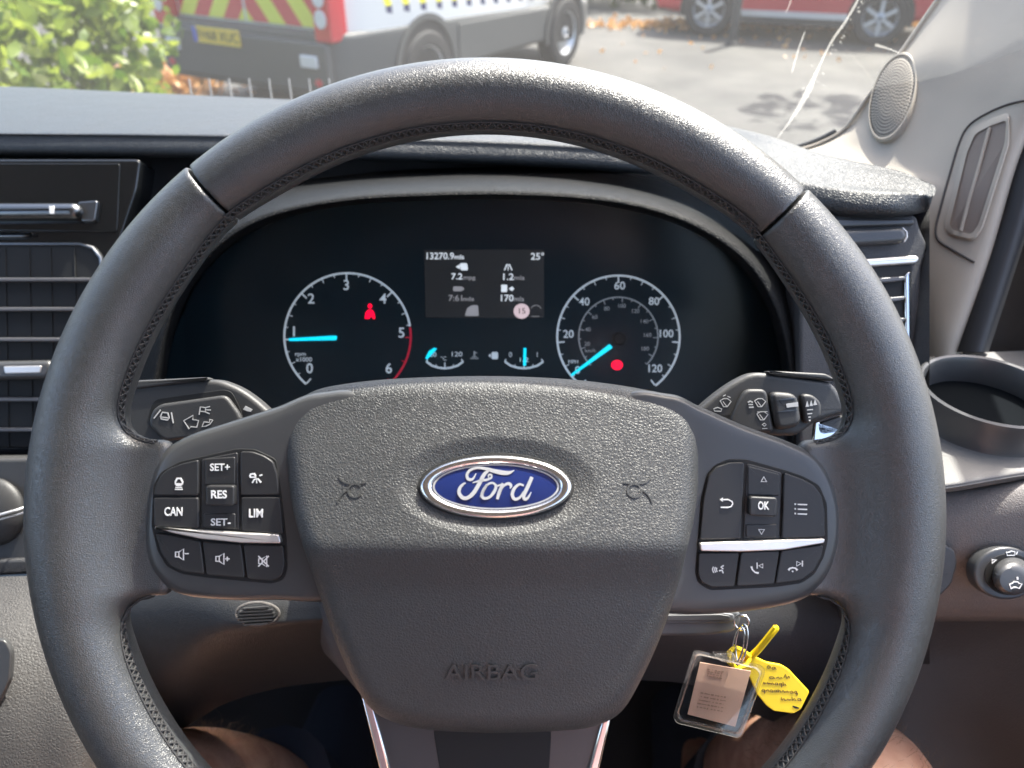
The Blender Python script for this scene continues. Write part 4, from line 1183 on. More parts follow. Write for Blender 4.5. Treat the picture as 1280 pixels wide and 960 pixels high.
# dark fillet of fascia seen between hood and right grip
# cup holder: an open ring standing on the ledge
cc_ = P(1238, 490, 0.475)
RX = 0.042
prof = [(-0.017, 0.0365), (0.0, 0.0375), (0.0022, 0.0385), (0.003, 0.0400), (0.0022, 0.0415), (-0.001, 0.042), (-0.016, 0.0412), (-0.020, 0.043)]
V, Fc = lathe_geo(prof, 56, 'Z')
V = [Vector(v) + cc_ for v in V]
cup = mk('cup_holder', V, Fc, 'satin_black', dash, world=True)
V = [Vector((0.0370 * math.cos(t), 0.0370 * math.sin(t), -0.0155)) + cc_ for t in np.linspace(0, 2 * math.pi, 40, endpoint=False)]
mk('cup_floor', V, [tuple(range(40))], 'cup_shade', cup, world=True)  # shallow sheet; its black stands in for the shaded depth
zl = (cc_.z - EYE.z) - 0.018
lg = []
for x, yt, yf in ((1120, 450, 610), (1160, 446, 607), (1200, 442, 602), (1240, 440, 595), (1290, 438, 587), (1400, 436, 572), (1500, 434, 560)):
    a = PZ(x, yt, zl - 0.001); f = PZ(x, yf, zl); df = (f - EYE).dot(CF)
    mid1 = a * .66 + f * .34; mid2 = a * .3 + f * .7
    lg.append([a, mid1, mid2, f + Vector((0, 0.004, 0)), f + Vector((0, -0.001, -0.002)), P(x, yf + 7, df + 0.001), P(x, yf + 11, df + 0.006)])
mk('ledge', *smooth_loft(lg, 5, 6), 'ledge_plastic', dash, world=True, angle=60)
# face below the ledge with blank switch and mirror control
ep = []
for x, yo in ((1060, 12), (1120, 8), (1180, 4), (1240, -3), (1290, -10), (1400, -24), (1500, -36)):
    d = 0.447 - (x - 1180) / 300 * 0.035
    ep.append([P(x, 606 + yo, d + 0.012), P(x, 616 + yo, d + 0.004), P(x, 650 + yo, d), P(x, 700, d + .004), P(x, 745, d + .014), P(x, 766, d + .026), P(x, 774, d + .05), P(x, 778, d + .16)])
mk('switch_panel', *smooth_loft(ep, 5, 6), 'lower_plastic', dash, world=True, angle=60)
EP = Fr(1220, 712, 0.444)
dplate('blank_switch', EP, [(1120, 678), (1180, 680), (1194, 688), (1197, 705), (1190, 730), (1175, 746), (1120, 752)], -12, 4, 2.5, 'stalk_plastic', dash, rc=5)
dtube('blank_line', EP, [(1120, 718, 4.2), (1185, 717, 4.2)], 0.5, 'dash_plastic', dash)
MK = Fr(1257, 717, 0.437)
knob = dplate('mirror_dial', MK, ell(1259, 717, 41, 33, 48), -14, 4, 3, 'satin_black', dash)
dplate('dial_well', MK, ell(1262, 718, 31, 26, 40), 4, 4.8, 0.3, 'gap_black', knob)
rows = []
for (a, z) in ((25, 4.5), (25, 14), (23, 22), (21, 25), (17, 28), (12, 28.5), (0.3, 28.5)):
    rows.append([MK.l(1262 + 3 + (z / 28) * 2 + a * math.cos(t) * (1 + (0.03 if (i % 2 and 5 < z < 26) else 0)), 718 + (z / 28) * 7 + a * .9 * math.sin(t), z) for i, t in enumerate(np.linspace(0, 2 * math.pi, 60, endpoint=False))])
V, Fc = loft_geo(rows, close_u=True)
M = dash.matrix_world.inverted() @ MK.m
mk('mirror_knob', [M @ Vector(v) for v in V], Fc, 'satin_black', knob)
def dstrokes(name, fr, items, z, mat, parent, h=0.6):
    V, Fc = join_geo([stroke_geo([fr.l(x, y, z)[:2] for x, y in it[0]], it[1] * fr.k, z * fr.k, h * fr.k, it[2] if len(it) > 2 else False) for it in items])
    M = dash.matrix_world.inverted() @ fr.m
    return mk(name, [M @ Vector(v) for v in V], Fc, mat, parent, smooth=False)
MS = lambda pts: [(1140 + x / 6.857, 640 + y / 6.857) for x, y in pts]
dstrokes('dial_mark', MK, [(MS([(835, 620), (860, 610), (870, 598), (905, 598), (915, 612), (940, 615), (918, 655), (895, 645), (870, 645), (848, 657)]), 1.3, True), (MS([(895, 568), (910, 568)]), 3.0)], 29, 'print_white', knob)
dstrokes('dial_mark', MK, [(MS([(808, 345), (830, 345), (850, 335), (880, 340), (878, 370), (815, 372)]), 1.2, True), (MS([(892, 365), (902, 338)]), 1.6), (MS([(685, 408), (722, 408), (682, 440)]), 2.0, True)], 4.4, 'print_white', knob)

# ================================================================== PILLAR, DOOR, WINDSCREEN
pl = empty('windscreen_pillar', loc=P(1150, 400, 0.55), label='beige windscreen pillar trim with round tweeter grille', cat='pillar')
pr = [
    [(985, 190, .66), (1040, 205, .63), (1100, 225, .60), (1160, 250, .57), (1225, 330, .535), (1238, 345, .56)],
    [(1022, 180, .655), (1075, 185, .625), (1130, 205, .595), (1190, 225, .56), (1247, 258, .53), (1262, 268, .56)],
    [(1057, 160, .648), (1100, 155, .62), (1155, 165, .59), (1210, 180, .555), (1264, 200, .525), (1282, 208, .555)],
    [(1085, 122, .64), (1125, 118, .615), (1175, 125, .585), (1230, 140, .55), (1285, 150, .52), (1305, 155, .55)],
    [(1120, 75, .632), (1155, 72, .605), (1205, 78, .575), (1260, 88, .54), (1315, 96, .51), (1336, 100, .54)],
    [(1172, 0, .62), (1205, 0, .595), (1255, 0, .565), (1310, 0, .53), (1365, 5, .50), (1388, 8, .53)],
    [(1240, -100, .60), (1275, -105, .575), (1325, -110, .545), (1380, -115, .51), (1435, -120, .48), (1460, -120, .51)],
    [(1330, -240, .57), (1365, -245, .545), (1415, -250, .515), (1470, -255, .48), (1525, -260, .45), (1550, -260, .48)],
    [(1560, -600, .50), (1600, -605, .475), (1650, -610, .445), (1710, -615, .41), (1765, -620, .38), (1790, -620, .41)]]
low = [[(985, 190, .66), (1040, 215, .63), (1100, 260, .60), (1150, 345, .565), (1190, 440, .54), (1200, 450, .57)],
       [(985, 190, .66), (1035, 230, .63), (1090, 320, .60), (1135, 420, .57), (1175, 505, .545), (1186, 512, .58)]]
rowsP = [[P(*p) for p in r] for r in (low[::-1] + pr)]
ppan = mk('pillar_panel', *smooth_loft(rowsP, 8, 6), 'pillar_trim', pl, world=True, angle=70)
from mathutils.bvhtree import BVHTree
_pm = wm(ppan)
_bvh = BVHTree.FromPolygons([_pm @ v.co for v in ppan.data.vertices], [tuple(p.vertices) for p in ppan.data.polygons])
def pdep(x, y, dflt=0.56):
    dr_ = (P(x, y, 1.0) - EYE); h_ = _bvh.ray_cast(EYE, dr_.normalized())
    return (h_[0] - EYE).dot(CF) if h_[0] is not None else dflt
# bright lip along the glass
edge = [P(x - 1, y, d - .002) for x, y, d in [r[0] for r in pr]]
mk('pillar_lip', *tube_geo([Vector(v) for v in catmull([tuple(e) for e in edge], 60)], 0.0016, 6), 'pillar_trim', pl, world=True)
# dark seal curve at the foot of the glass
sl = [P(955, 196, .67), P(975, 190, .668), P(1000, 184, .664), P(1025, 175, .66), P(1045, 165, .656)]
mk('glass_seal', *tube_geo([Vector(v) for v in catmull([tuple(e) for e in sl], 30)], [0.0015] + [0.0035] * 28 + [0.0008], 8) if False else tube_geo([Vector(v) for v in catmull([tuple(e) for e in sl], 32)], 0.0030, 8), 'seal_rubber', pl, world=True)

# tweeter: a disc following the trim, its frame taken from three points on the panel
def disc_frame(cpt, top, side):
    c0 = P(*cpt); v = (P(*top) - c0); u = (P(*side) - c0)
    u = u - v.normalized() * u.dot(v.normalized())
    ry, rx = v.length, u.length
    return c0, u.normalized(), v.normalized(), rx, ry
c0, u0, v0, rx, ry = disc_frame((1117, 122, pdep(1117, 122)), (1124, 72, pdep(1124, 84) + .004), (1144, 122, pdep(1144, 122)))
nrm = u0.cross(v0).normalized()
if nrm.dot(CF) > 0: nrm = -nrm
sp = empty('_t'); bpy.data.objects.remove(sp)
def disc_pts(r, h, n=56):
    return [c0 + u0 * (rx * r * math.cos(t)) + v0 * (ry * r * math.sin(t)) + nrm * h for t in np.linspace(0, 2 * math.pi, n, endpoint=False)]
rows = [disc_pts(1.08, -0.008), disc_pts(1.08, 0.0015), disc_pts(1.04, 0.0032), disc_pts(1.0, 0.0032), disc_pts(0.985, 0.0018), disc_pts(0.9, 0.0030), disc_pts(0.5, 0.0042), disc_pts(0.02, 0.0045)]
V, Fc = loft_geo(rows, close_u=True)
tw = mk('tweeter_grille', V, Fc, 'pillar_trim', pl, world=True)
G = []
for ring in range(1, 13):
    r = ring / 13.0
    n = max(6, int(2 * math.pi * ring * 0.95))
    for i in range(n):
        t = 2 * math.pi * i / n + ring * 0.3
        hh = float(np.interp(r, [0, .5, .9, .985], [.0045, .0042, .0030, .0018])) + .0003
        cpt = c0 + u0 * (rx * r * math.cos(t)) + v0 * (ry * r * math.sin(t)) + nrm * hh
        q = rx * 0.040
        G.append(([cpt + (u0 * math.cos(a) + v0 * math.sin(a)) * q for a in np.linspace(0, 2 * math.pi, 6, endpoint=False)], [(0, 1, 2, 3, 4, 5)]))
V, Fc = join_geo(G)
tag(mk('perforations', V, Fc, 'gap_black', tw, world=True, smooth=False), kind='stuff')
mk('tweeter_groove', *tube_geo(disc_pts(0.99, 0.0024), 0.0005, 6, closed=True), 'cabin_dark', tw, world=True)

# grab recess: inset frame line, flat floor with the pocket's shade in its colour, central rib
def pil(x, y): return pdep(x, y)
gl = [(1290, 124), (1262, 130), (1235, 141), (1212, 156), (1200, 176), (1188, 215), (1177, 255), (1170, 285), (1173, 300), (1190, 312), (1218, 328)]
mk('recess_line', *tube_geo([P(x, y, pil(x, y) - .0004) for x, y in catmull(gl, 60)], 0.0008, 6), 'cabin_dark', pl, world=True)
out_ = rpoly([(1262, 140), (1238, 148), (1214, 160), (1203, 188), (1180, 282), (1186, 294), (1216, 302), (1228, 288), (1262, 180)], 8, 4)
rec = rpoly([(1258, 150), (1238, 157), (1219, 167), (1209, 190), (1187, 280), (1190, 287), (1214, 293), (1223, 281), (1256, 178)], 5, 4)
n_ = len(rec)
dd = [pil(x, y) for x, y in out_]; dq = [pil(x, y) for x, y in rec]
rowsr = [[P(x, y, d_ + .002) for (x, y), d_ in zip(out_, dd)], [P(x, y, d_ - .001) for (x, y), d_ in zip(out_, dd)],
         [P(x * .7 + a_ * .3, y * .7 + b_ * .3, d_ - .002) for (x, y), (a_, b_), d_ in zip(out_, rec, dd)],
         [P(x, y, d_ - .002) for (x, y), d_ in zip(rec, dq)], [P(x, y, d_ - .0006) for (x, y), d_ in zip(rec, dq)]]
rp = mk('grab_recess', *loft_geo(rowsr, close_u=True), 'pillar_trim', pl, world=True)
mk('recess_floor', [P(x, y, d_ - .0008) for (x, y), d_ in zip(rec, dq)], [tuple(range(n_))], 'recess_shade', rp, world=True, smooth=False)
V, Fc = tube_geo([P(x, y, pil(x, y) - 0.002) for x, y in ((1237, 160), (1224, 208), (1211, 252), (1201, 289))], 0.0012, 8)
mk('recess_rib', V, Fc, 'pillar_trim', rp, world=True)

dr = empty('driver_door', loc=P(1300, 600, 0.45), label='dark van door with black seal beside the pillar', cat='door')
ds = [[P(1190, 440, .548), P(1205, 440, .535), P(1228, 440, .53), P(1236, 440, .55)],
      [P(1240, 285, .545), P(1254, 285, .532), P(1277, 285, .527), P(1286, 285, .55)],
      [P(1268, 180, .54), P(1282, 180, .527), P(1305, 180, .522), P(1315, 180, .545)],
      [P(1330, 60, .53), P(1345, 60, .515), P(1368, 60, .51), P(1378, 60, .53)],
      [P(1430, -120, .50), P(1446, -120, .487), P(1470, -120, .48), P(1482, -120, .50)],
      [P(1760, -620, .40), P(1775, -620, .387), P(1800, -620, .38), P(1812, -620, .40)]]
mk('door_seal', *smooth_loft(ds, 6, 6), 'seal_rubber', dr, world=True, angle=70)
df_ = [[P(1160, 520, .60), P(1260, 520, .58), P(1320, 560, .54)],
       [P(1200, 440, .59), P(1262, 440, .57), P(1330, 470, .53)],
       [P(1244, 300, .585), P(1292, 300, .565), P(1360, 320, .52)],
       [P(1275, 180, .58), P(1325, 180, .56), P(1400, 200, .51)],
       [P(1335, 60, .57), P(1385, 60, .55), P(1470, 80, .50)]]
mk('window_frame', *smooth_loft(df_, 5, 6), 'cabin_dark', dr, world=True)
# door card and side glass
V = [Vector((XR + .03, 0.42, 0.7)), Vector((XR + .03, -1.1, 0.7)), Vector((XR + .03, -1.1, 1.42)), Vector((XR + .03, 0.42, 1.42))]
mk('door_card', *box_geo((XR + .05, -0.30, 1.04), (0.04, 1.6, 0.72)), 'cabin_dark', dr, world=True, smooth=False)
mk('lower_door_card', *smooth_loft([[P(x, y, d) for x, y, d in r] for r in (
    [(1040, 770, .62), (1180, 772, .58), (1300, 770, .53), (1500, 760, .45)],
    [(1040, 860, .60), (1180, 860, .57), (1300, 860, .52), (1500, 860, .43)],
    [(1040, 980, .58), (1180, 980, .56), (1300, 980, .51), (1500, 980, .41)],
    [(1040, 1200, .56), (1180, 1200, .54), (1300, 1200, .49), (1500, 1200, .39)])], 5, 5), 'lower_plastic', dr, world=True)

ws = empty('windscreen', loc=(-0.45, 1.0, EYE.z - 0.2), label='dusty windscreen with bright streaks across the glass', cat='windscreen')
rows = []
for i in range(40):
    x = -1.30 + (XR - .02 + 1.30) * i / 39
    rows.append([Vector((x, screen_y(x, z), EYE.z + z)) for z in np.linspace(-0.24, ZR, 24)])
mk('glass_pane', *loft_geo(rows), 'windscreen_glass', ws, world=True, angle=80)
def on_glass(px, py):
    d = 0.4
    for _ in range(200):
        p = P(px, py, d)
        if p.y >= screen_y(p.x, p.z - EYE.z): break
        d += 0.004
    lo_d, hi_d = d - .004, d
    for _ in range(14):
        md = (lo_d + hi_d) / 2; p = P(px, py, md)
        if p.y >= screen_y(p.x, p.z - EYE.z): hi_d = md
        else: lo_d = md
    return P(px, py, lo_d - 0.004)
def streak(pts, ws_):
    Q = catmull([(*p, w) for p, w in zip(pts, ws_)], 14 * len(pts))
    L_, R_ = [], []
    for i, (x, y, w) in enumerate(Q):
        a = Q[max(0, i - 1)][:2]; b_ = Q[min(len(Q) - 1, i + 1)][:2]
        t = (b_ - a) / max(np.linalg.norm(b_ - a), 1e-6); nn = np.array([-t[1], t[0]])
        w = w * random.uniform(0.85, 1.15)
        L_.append(on_glass(*(np.array([x, y]) + nn * w / 2))); R_.append(on_glass(*(np.array([x, y]) - nn * w / 2)))
    V, Fc = loft_geo([L_, R_])
    return mk('glass_streak', V, Fc, 'glass_streak', ws, world=True)
streak([(1082, -20), (1068, 8), (1056, 28), (1042, 48), (1030, 70), (1020, 92), (1008, 118), (990, 148), (972, 172)], [2, 3, 3, 3, 2.2, 4, 7, 3, 1])
streak([(992, -10), (986, 8), (982, 16)], [1.2, 1.2, .8])
streak([(1006, 40), (998, 62), (990, 90)], [1.5, 2, 1.5])
streak([(1094, 56), (1108, 60), (1124, 66)], [4, 2.4, 1.5])
for i in range(26):
    t = random.random(); x = 1082 - 70 * t + random.gauss(0, 7); y = -10 + 130 * t + random.gauss(0, 4)
    streak([(x, y), (x + random.uniform(-3, 3), y + random.uniform(-2, 2))], [2, 1])

# vertical ribs of the cowl grille beyond the dash
cg = empty('cowl_grille', loc=(-0.45, 1.15, EYE.z - .28), label='dark ribbed cowl grille at the foot of the windscreen', cat='cowl grille')
mk('cowl_tray', *box_geo((-0.85, 1.24, EYE.z - 0.40), (0.9, 0.12, 0.05)), 'van_dark', cg, world=True, smooth=False)
for i in range(9):
    x = 236 + i * 25
    a = P(x, 98, 1.02); b_ = P(x + 3, 124, 1.02)
    V, Fc = tube_geo([a, b_ + Vector((0, 0, -.02))], 0.0011, 6)
    mk('cowl_rib', V, Fc, 'rib_grey', cg, world=True)

# ================================================================== KEY, RING AND TAGS
KF = Fr(880, 772, 0.405)
key = empty('ignition_key', matrix=KF.m, label='dark grey key fob in the ignition behind the wheel', cat='car key')
kp = [(790, 768), (800, 764), (905, 762), (924, 764), (927, 772), (924, 783), (915, 791), (880, 795), (800, 796), (790, 788)]
fplate('key_fob', KF, kp, -16, 10, 4, 'key_plastic', key, rc=5)
fplate('fob_edge', KF, [(800, 768), (905, 766), (918, 768), (919, 776), (910, 779), (800, 781)], 9, 12, 2, 'key_plastic', key, rc=4)
fplate('fob_panel', KF, [(800, 770), (900, 768), (913, 770), (913, 774), (904, 776), (800, 777)], 11, 13, 1, 'satin_black', key, rc=2)
RF = Fr(926, 795, 0.392)
ring = empty('key_ring', matrix=RF.m, label='double steel split ring linking the key to the tags', cat='key ring')
def ringloop(cx, cy, a, b, tilt, z0, zt, n=40, turns=1.0):
    pts = []
    for t in np.linspace(0, 2 * math.pi * turns, int(n * turns), endpoint=False):
        x, y = a * math.cos(t), b * math.sin(t)
        c_, s_ = math.cos(tilt), math.sin(tilt)
        pts.append(RF.l(cx + x * c_ - y * s_, cy + x * s_ + y * c_, z0 + zt * math.cos(t)))
    return pts
mk('ring_coil', *tube_geo(ringloop(927, 804, 7, 24, 0.12, 4, 10), 1.3 * RF.k, 8, closed=True), 'steel', ring)
mk('ring_coil', *tube_geo(ringloop(923, 806, 6.5, 23, 0.16, 2, 10), 1.3 * RF.k, 8, closed=True), 'steel', ring)
mk('ring_link', *tube_geo(ringloop(927, 778, 9, 9, 0, -4, 4), 1.6 * RF.k, 8, closed=True), 'steel', ring)

TF = Fr(897, 865, 0.385)
KZ = lambda pts: [(800 + x / 4.365, 740 + y / 4.365) for x, y in pts]
fob = empty('plastic_key_tag', matrix=TF.m, label='clear square plastic key tag holding a pinkish paper insert', cat='key tag')
outer = KZ([(300, 316), (470, 340), (660, 400), (686, 430), (550, 796), (196, 712), (180, 690)])
o_loc = KZ([(292, 318), (320, 316), (660, 398), (686, 428), (560, 780), (540, 798), (200, 716), (180, 680)])
# frame: outer wall with raised lip
q = rpoly(o_loc, 4, 4); n_ = len(q)
qi = np.array(q); cen = qi.mean(0); qi = cen + (qi - cen) * 0.90
qj = cen + (np.array(q) - cen) * 0.87
lv = lambda arr, z: [TF.l(x, y, z) for x, y in arr]
V = lv(q, -6) + lv(q, 5) + lv(cen + (np.array(q) - cen) * 0.985, 6.5) + lv(cen + (np.array(q) - cen) * 0.92, 6.5) + lv(qi, 5) + lv(qj, 1)
Fc = []
for r in range(5):
    for i in range(n_):
        j = (i + 1) % n_
        Fc.append((r * n_ + i, r * n_ + j, (r + 1) * n_ + j, (r + 1) * n_ + i))
mk('tag_frame', V, Fc, 'acrylic_sheet', fob)
fplate('tag_back', TF, (cen + (np.array(q) - cen) * 0.94).tolist(), -6, -3.5, 0.3, 'clear_plastic', fob)
fplate('paper_insert', TF, KZ([(328, 384), (606, 432), (520, 736), (260, 668)]), -3.4, -2.2, 0.2, 'tag_paper', fob)
ins = [o for o in fob.children if o.name.startswith('paper_insert')][0]
pr_ = []
for i in range(9):
    y0 = 420 + i * 12 if i < 4 else 556 + (i - 4) * 20
    x0 = 372 - (y0 - 420) * .28
    segs = [(x0 + 18 * j + random.uniform(-4, 4), x0 + 18 * j + random.uniform(6, 15)) for j in range(5 if i < 4 else 8)]
    pr_ += [(KZ([(s, y0 + s * .18 - 66), (e, y0 + e * .18 - 66)]), random.uniform(1.0, 2.2)) for s, e in segs]
strokes('faded_print', TF, pr_, -2.1, 'tag_ink', ins, h=0.3)
fplate('tag_cover', TF, (cen + (np.array(q) - cen) * 0.9).tolist(), 1.0, 1.8, 0.2, 'clear_plastic', fob)
# moulded ears towards the ring
fplate('tag_ear', TF, KZ([(400, 336), (455, 340), (510, 330), (530, 372), (500, 392), (440, 380)]), -5, 5, 2, 'acrylic_sheet', fob, rc=2)
YF = Fr(965, 850, 0.398)
yt = empty('yellow_key_tag', matrix=YF.m, label='yellow plastic loop tag with handwritten note behind the clear tag', cat='key tag')
fplate('tag_body', YF, KZ([(520, 305), (560, 312), (610, 345), (690, 384), (770, 398), (815, 425), (926, 545), (880, 640), (840, 664), (730, 650), (690, 620), (640, 560), (600, 470), (570, 420), (520, 380)]), -4, 0, 1.2, 'tag_yellow', yt, rc=3)
V, Fc = tube_geo([YF.l(*p) for p in [(*KZ([(x, y)])[0], z) for x, y, z in ((600, 352, 2), (560, 320, 5), (515, 302, 7), (486, 330, 8), (488, 385, 9), (530, 420, 9), (580, 400, 6), (600, 360, 3))]], 3.2 * YF.k, 10)
mk('tag_loop', V, Fc, 'tag_yellow', yt)
V, Fc = tube_geo([YF.l(*p) for p in [(*KZ([(x, y)])[0], z) for x, y, z in ((610, 350, 0), (650, 310, 6), (700, 248, 12), (742, 196, 16), (752, 190, 17))]], [4.4 * YF.k] * 4 + [2.5 * YF.k], 10)
mk('tag_tail', V, Fc, 'tag_yellow', yt)
note = []
rh = random.Random(21)
for (x0, y0, x1, y1, words) in ((690, 412, 745, 425, (2,)), (700, 470, 820, 470, (3,)), (668, 500, 800, 510, (6,)), (662, 540, 862, 552, (9,)), (768, 590, 884, 590, (4,))):
    n_ = words[0]
    for i in range(n_):
        u = (i + .1) / n_; cx = x0 + (x1 - x0) * u; cy = y0 + (y1 - y0) * u; w_ = (x1 - x0) / n_ * .85
        hgt = rh.choice((8, 9, 10, 18)); sh = rh.random()
        if sh < .35: pts = [(cx, cy), (cx + w_ * .3, cy - hgt), (cx + w_ * .5, cy + 2), (cx + w_ * .8, cy - hgt * .6), (cx + w_, cy)]
        elif sh < .7: pts = [(cx + w_ * .7, cy - 8), (cx + w_ * .2, cy - 9), (cx + w_ * .1, cy), (cx + w_ * .6, cy + 1), (cx + w_ * .75, cy - 8), (cx + w_ * .8, cy + (14 if hgt > 12 else 1)), (cx + w_, cy)]
        else: pts = [(cx, cy - hgt), (cx + w_ * .15, cy + 1), (cx + w_ * .4, cy - 8), (cx + w_ * .7, cy - 6), (cx + w_ * .75, cy + 1), (cx + w_, cy - 1)]
        note.append([(x + rh.gauss(0, .8), y + rh.gauss(0, .8)) for x, y in pts])
strokes('handwriting', YF, [(KZ(s_), 0.65) for s_ in note], 0.1, 'ink', yt, h=0.3, smooth_n=4)
strokes('tag_slot', YF, [(KZ([(832, 622), (850, 630), (868, 634)]), [1.0, 2.6, 1.2])], 0.1, 'gap_black', yt, h=0.3, smooth_n=3)

# ================================================================== PERSON (only the legs are in view)
def legs():
    me = bpy.data.meshes.new('person')
    zk = EYE.z
    J = [(0, -0.36, zk - .56), (-.11, -0.33, zk - .56), (-.17, -.05, zk - .535), (-.244, .19, zk - .530), (-.258, .265, zk - .515), (-.248, .315, zk - .565), (-.245, .40, zk - .72), (-.235, .48, zk - .90), (-.235, .58, zk - .95),
         (.11, -0.33, zk - .56), (.155, -.05, zk - .53), (.212, .19, zk - .485), (.223, .268, zk - .466), (.245, .315, zk - .54), (.236, .41, zk - .69), (.235, .50, zk - .90), (.235, .60, zk - .95), (0, -.45, zk - .36), (0, -.47, zk - .18)]
    Ed = [(0, 1), (1, 2), (2, 3), (3, 4), (4, 5), (5, 6), (6, 7), (7, 8), (0, 9), (9, 10), (10, 11), (11, 12), (12, 13), (13, 14), (14, 15), (15, 16), (0, 17), (17, 18)]
    Rr = [.12, .095, .085, .056, .050, .052, .05, .036, .03, .095, .085, .052, .045, .048, .05, .036, .03, .10, .08]
    me.from_pydata(J, Ed, []); me.update()
    o = bpy.data.objects.new('person', me); col.objects.link(o)
    o.modifiers.new('skin', 'SKIN'); 
    bmx = bmesh.new(); bmx.from_mesh(me); sk = bmx.verts.layers.skin.verify()
    bmx.verts.ensure_lookup_table()
    for i, r in enumerate(Rr):
        bmx.verts[i][sk].radius = (r, r); bmx.verts[i][sk].use_root = (i == 0)
    bmx.to_mesh(me); bmx.free()
    sd = o.modifiers.new('sub', 'SUBSURF'); sd.levels = 3; sd.render_levels = 3
    dg = bpy.context.evaluated_depsgraph_get()
    m2 = bpy.data.meshes.new_from_object(o.evaluated_get(dg))
    o.modifiers.clear(); o.data = m2; bpy.data.meshes.remove(me); m2.name = 'person'
    m2.materials.clear(); m2.materials.append(MATS['skin']); m2.shade_smooth()
    return o
person = legs()
tag(person, 'seated driver in shorts, bare knees either side below the wheel', 'person')
# shorts: a loose sleeve over hips and upper thighs
rows = []
for s in (-1, 1):
    rr = []
    for t in np.linspace(0, 1, 6):
        cpt = Vector((s * (.10 + .04 * t), -.36 + .36 * t, EYE.z - .555 + .012 * t)); r = .112 - .008 * t
        rr.append([cpt + Vector((r * math.cos(a), 0, r * math.sin(a))) for a in np.linspace(0, 2 * math.pi, 24, endpoint=False)])
    rows.append(loft_geo(rr, close_u=True))
V, Fc = join_geo(rows); mk('shorts', V, Fc, 'shorts_cloth', person)
for s in (-1, 1):
    V, Fc = tube_geo([(s * .238, .43, EYE.z - .76), (s * .235, .47, EYE.z - .86), (s * .235, .49, EYE.z - .93), (s * .235, .56, EYE.z - .955), (s * .235, .66, EYE.z - .965)], [.056, .05, .055, .055, .04], 14)
    mk('shoe', V, Fc, 'shorts_cloth', person)
rr = []
for z_, hx, hy in ((-.58, .17, .12), (-.45, .17, .13), (-.30, .18, .12), (-.15, .20, .11), (-.05, .21, .10), (-.01, .15, .08), (.01, .06, .06)):
    rr.append([Vector((hx * math.cos(a), -.47 + hy * math.sin(a), EYE.z + z_)) for a in np.linspace(0, 2 * math.pi, 28, endpoint=False)])
mk('shirt', *loft_geo(rr, close_u=True), 'shirt_cloth', person)
# leg hair round the knees
G = []
m2 = person.data
polys = [p for p in m2.polygons if .12 < p.center.y < .40 and p.center.z > EYE.z - .62 and abs(p.center.x) > .09]
for i in range(3200):
    p = random.choice(polys); nn = p.normal
    base = p.center + Vector((random.gauss(0, .003), random.gauss(0, .003), random.gauss(0, .003)))
    side = Vector((random.gauss(0, 1), random.gauss(0, 1), random.gauss(0, 1))).cross(nn)
    if side.length < 1e-3: continue
    side.normalize(); L_ = random.uniform(.004, .011)
    p1 = base + nn * L_ * .5 + side * L_ * .35; p2 = base + nn * L_ * .7 + side * L_ * .95
    G.append(tube_geo([base - nn * .002, p1, p2], [.00011, .00009, .00004], 3, cap=False))
V, Fc = join_geo(G); tag(mk('leg_hair', V, Fc, 'leg_hair', person), kind='stuff')

# ================================================================== OUTSIDE: van, car, hedge, trees
def clip_poly(poly, rect):
    x0, x1, y0, y1 = rect
    def cut(pp, f, inter):
        out = []
        for i in range(len(pp)):
            a, b_ = pp[i - 1], pp[i]
            if f(b_):
                if not f(a): out.append(inter(a, b_))
                out.append(b_)
            elif f(a): out.append(inter(a, b_))
        return out
    for ax, val, sg in ((0, x0, 1), (0, x1, -1), (1, y0, 1), (1, y1, -1)):
        if not poly: break
        f = lambda p: (p[ax] - val) * sg >= 0
        def inter(a, b_):
            t = (val - a[ax]) / (b_[ax] - a[ax]); return (a[0] + (b_[0] - a[0]) * t, a[1] + (b_[1] - a[1]) * t)
        poly = cut(poly, f, inter)
    return poly

def rrect_row(s, hw, z0, z1, r, n=5):
    q = rpoly([(-hw, z0), (hw, z0), (hw, z1), (-hw, z1)], r, n)
    return [Vector((x, s, z)) for x, z in q]

def road_wheel(parent, x, y, r, side, spokes=7, steel=False):
    """side +1: outer face towards +x"""
    w = 0.2
    prof = [(-w / 2, r * .62), (-w / 2, r * .93), (-w * .38, r), (w * .38, r), (w / 2, r * .94), (w * .52, r * .82), (w / 2, r * .66), (w * .40, r * .64)]
    V, Fc = lathe_geo([(a * side, q) for a, q in prof], 40, 'X')
    wh = mk('wheel', [Vector(v) + Vector((x, y, r)) for v in V], Fc, 'tyre', parent)
    prof = [(w * .30, 0.01), (w * .46, r * .10), (w * .40, r * .18), (w * .30, r * .2)] + ([(w * .34, r * .36), (w * .30, r * .46), (w * .22, r * .52), (w * .42, r * .62), (w * .46, r * .66)] if steel else [(w * .10, r * .22), (w * .10, r * .56), (w * .40, r * .62), (w * .46, r * .66)])
    V, Fc = lathe_geo([(a * side, q) for a, q in prof], 40, 'X')
    mk('wheel_rim', [Vector(v) + Vector((x, y, r)) for v in V], Fc, 'alloy' if steel else 'alloy', wh)
    if not steel:
        for i in range(spokes):
            a = 2 * math.pi * i / spokes
            V, Fc = box_geo((0, 0, 0), (0.025, r * .13, r * .46))
            R_ = Matrix.Rotation(a, 4, 'X')
            V = [R_ @ (v + Vector((w * .40 * side, 0, r * .40))) + Vector((x, y, r)) for v in V]
            mk('rim_spoke', V, Fc, 'alloy', wh, smooth=False)
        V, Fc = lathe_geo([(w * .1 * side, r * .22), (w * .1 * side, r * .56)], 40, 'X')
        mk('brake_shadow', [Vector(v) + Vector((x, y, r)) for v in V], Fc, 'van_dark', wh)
    return wh

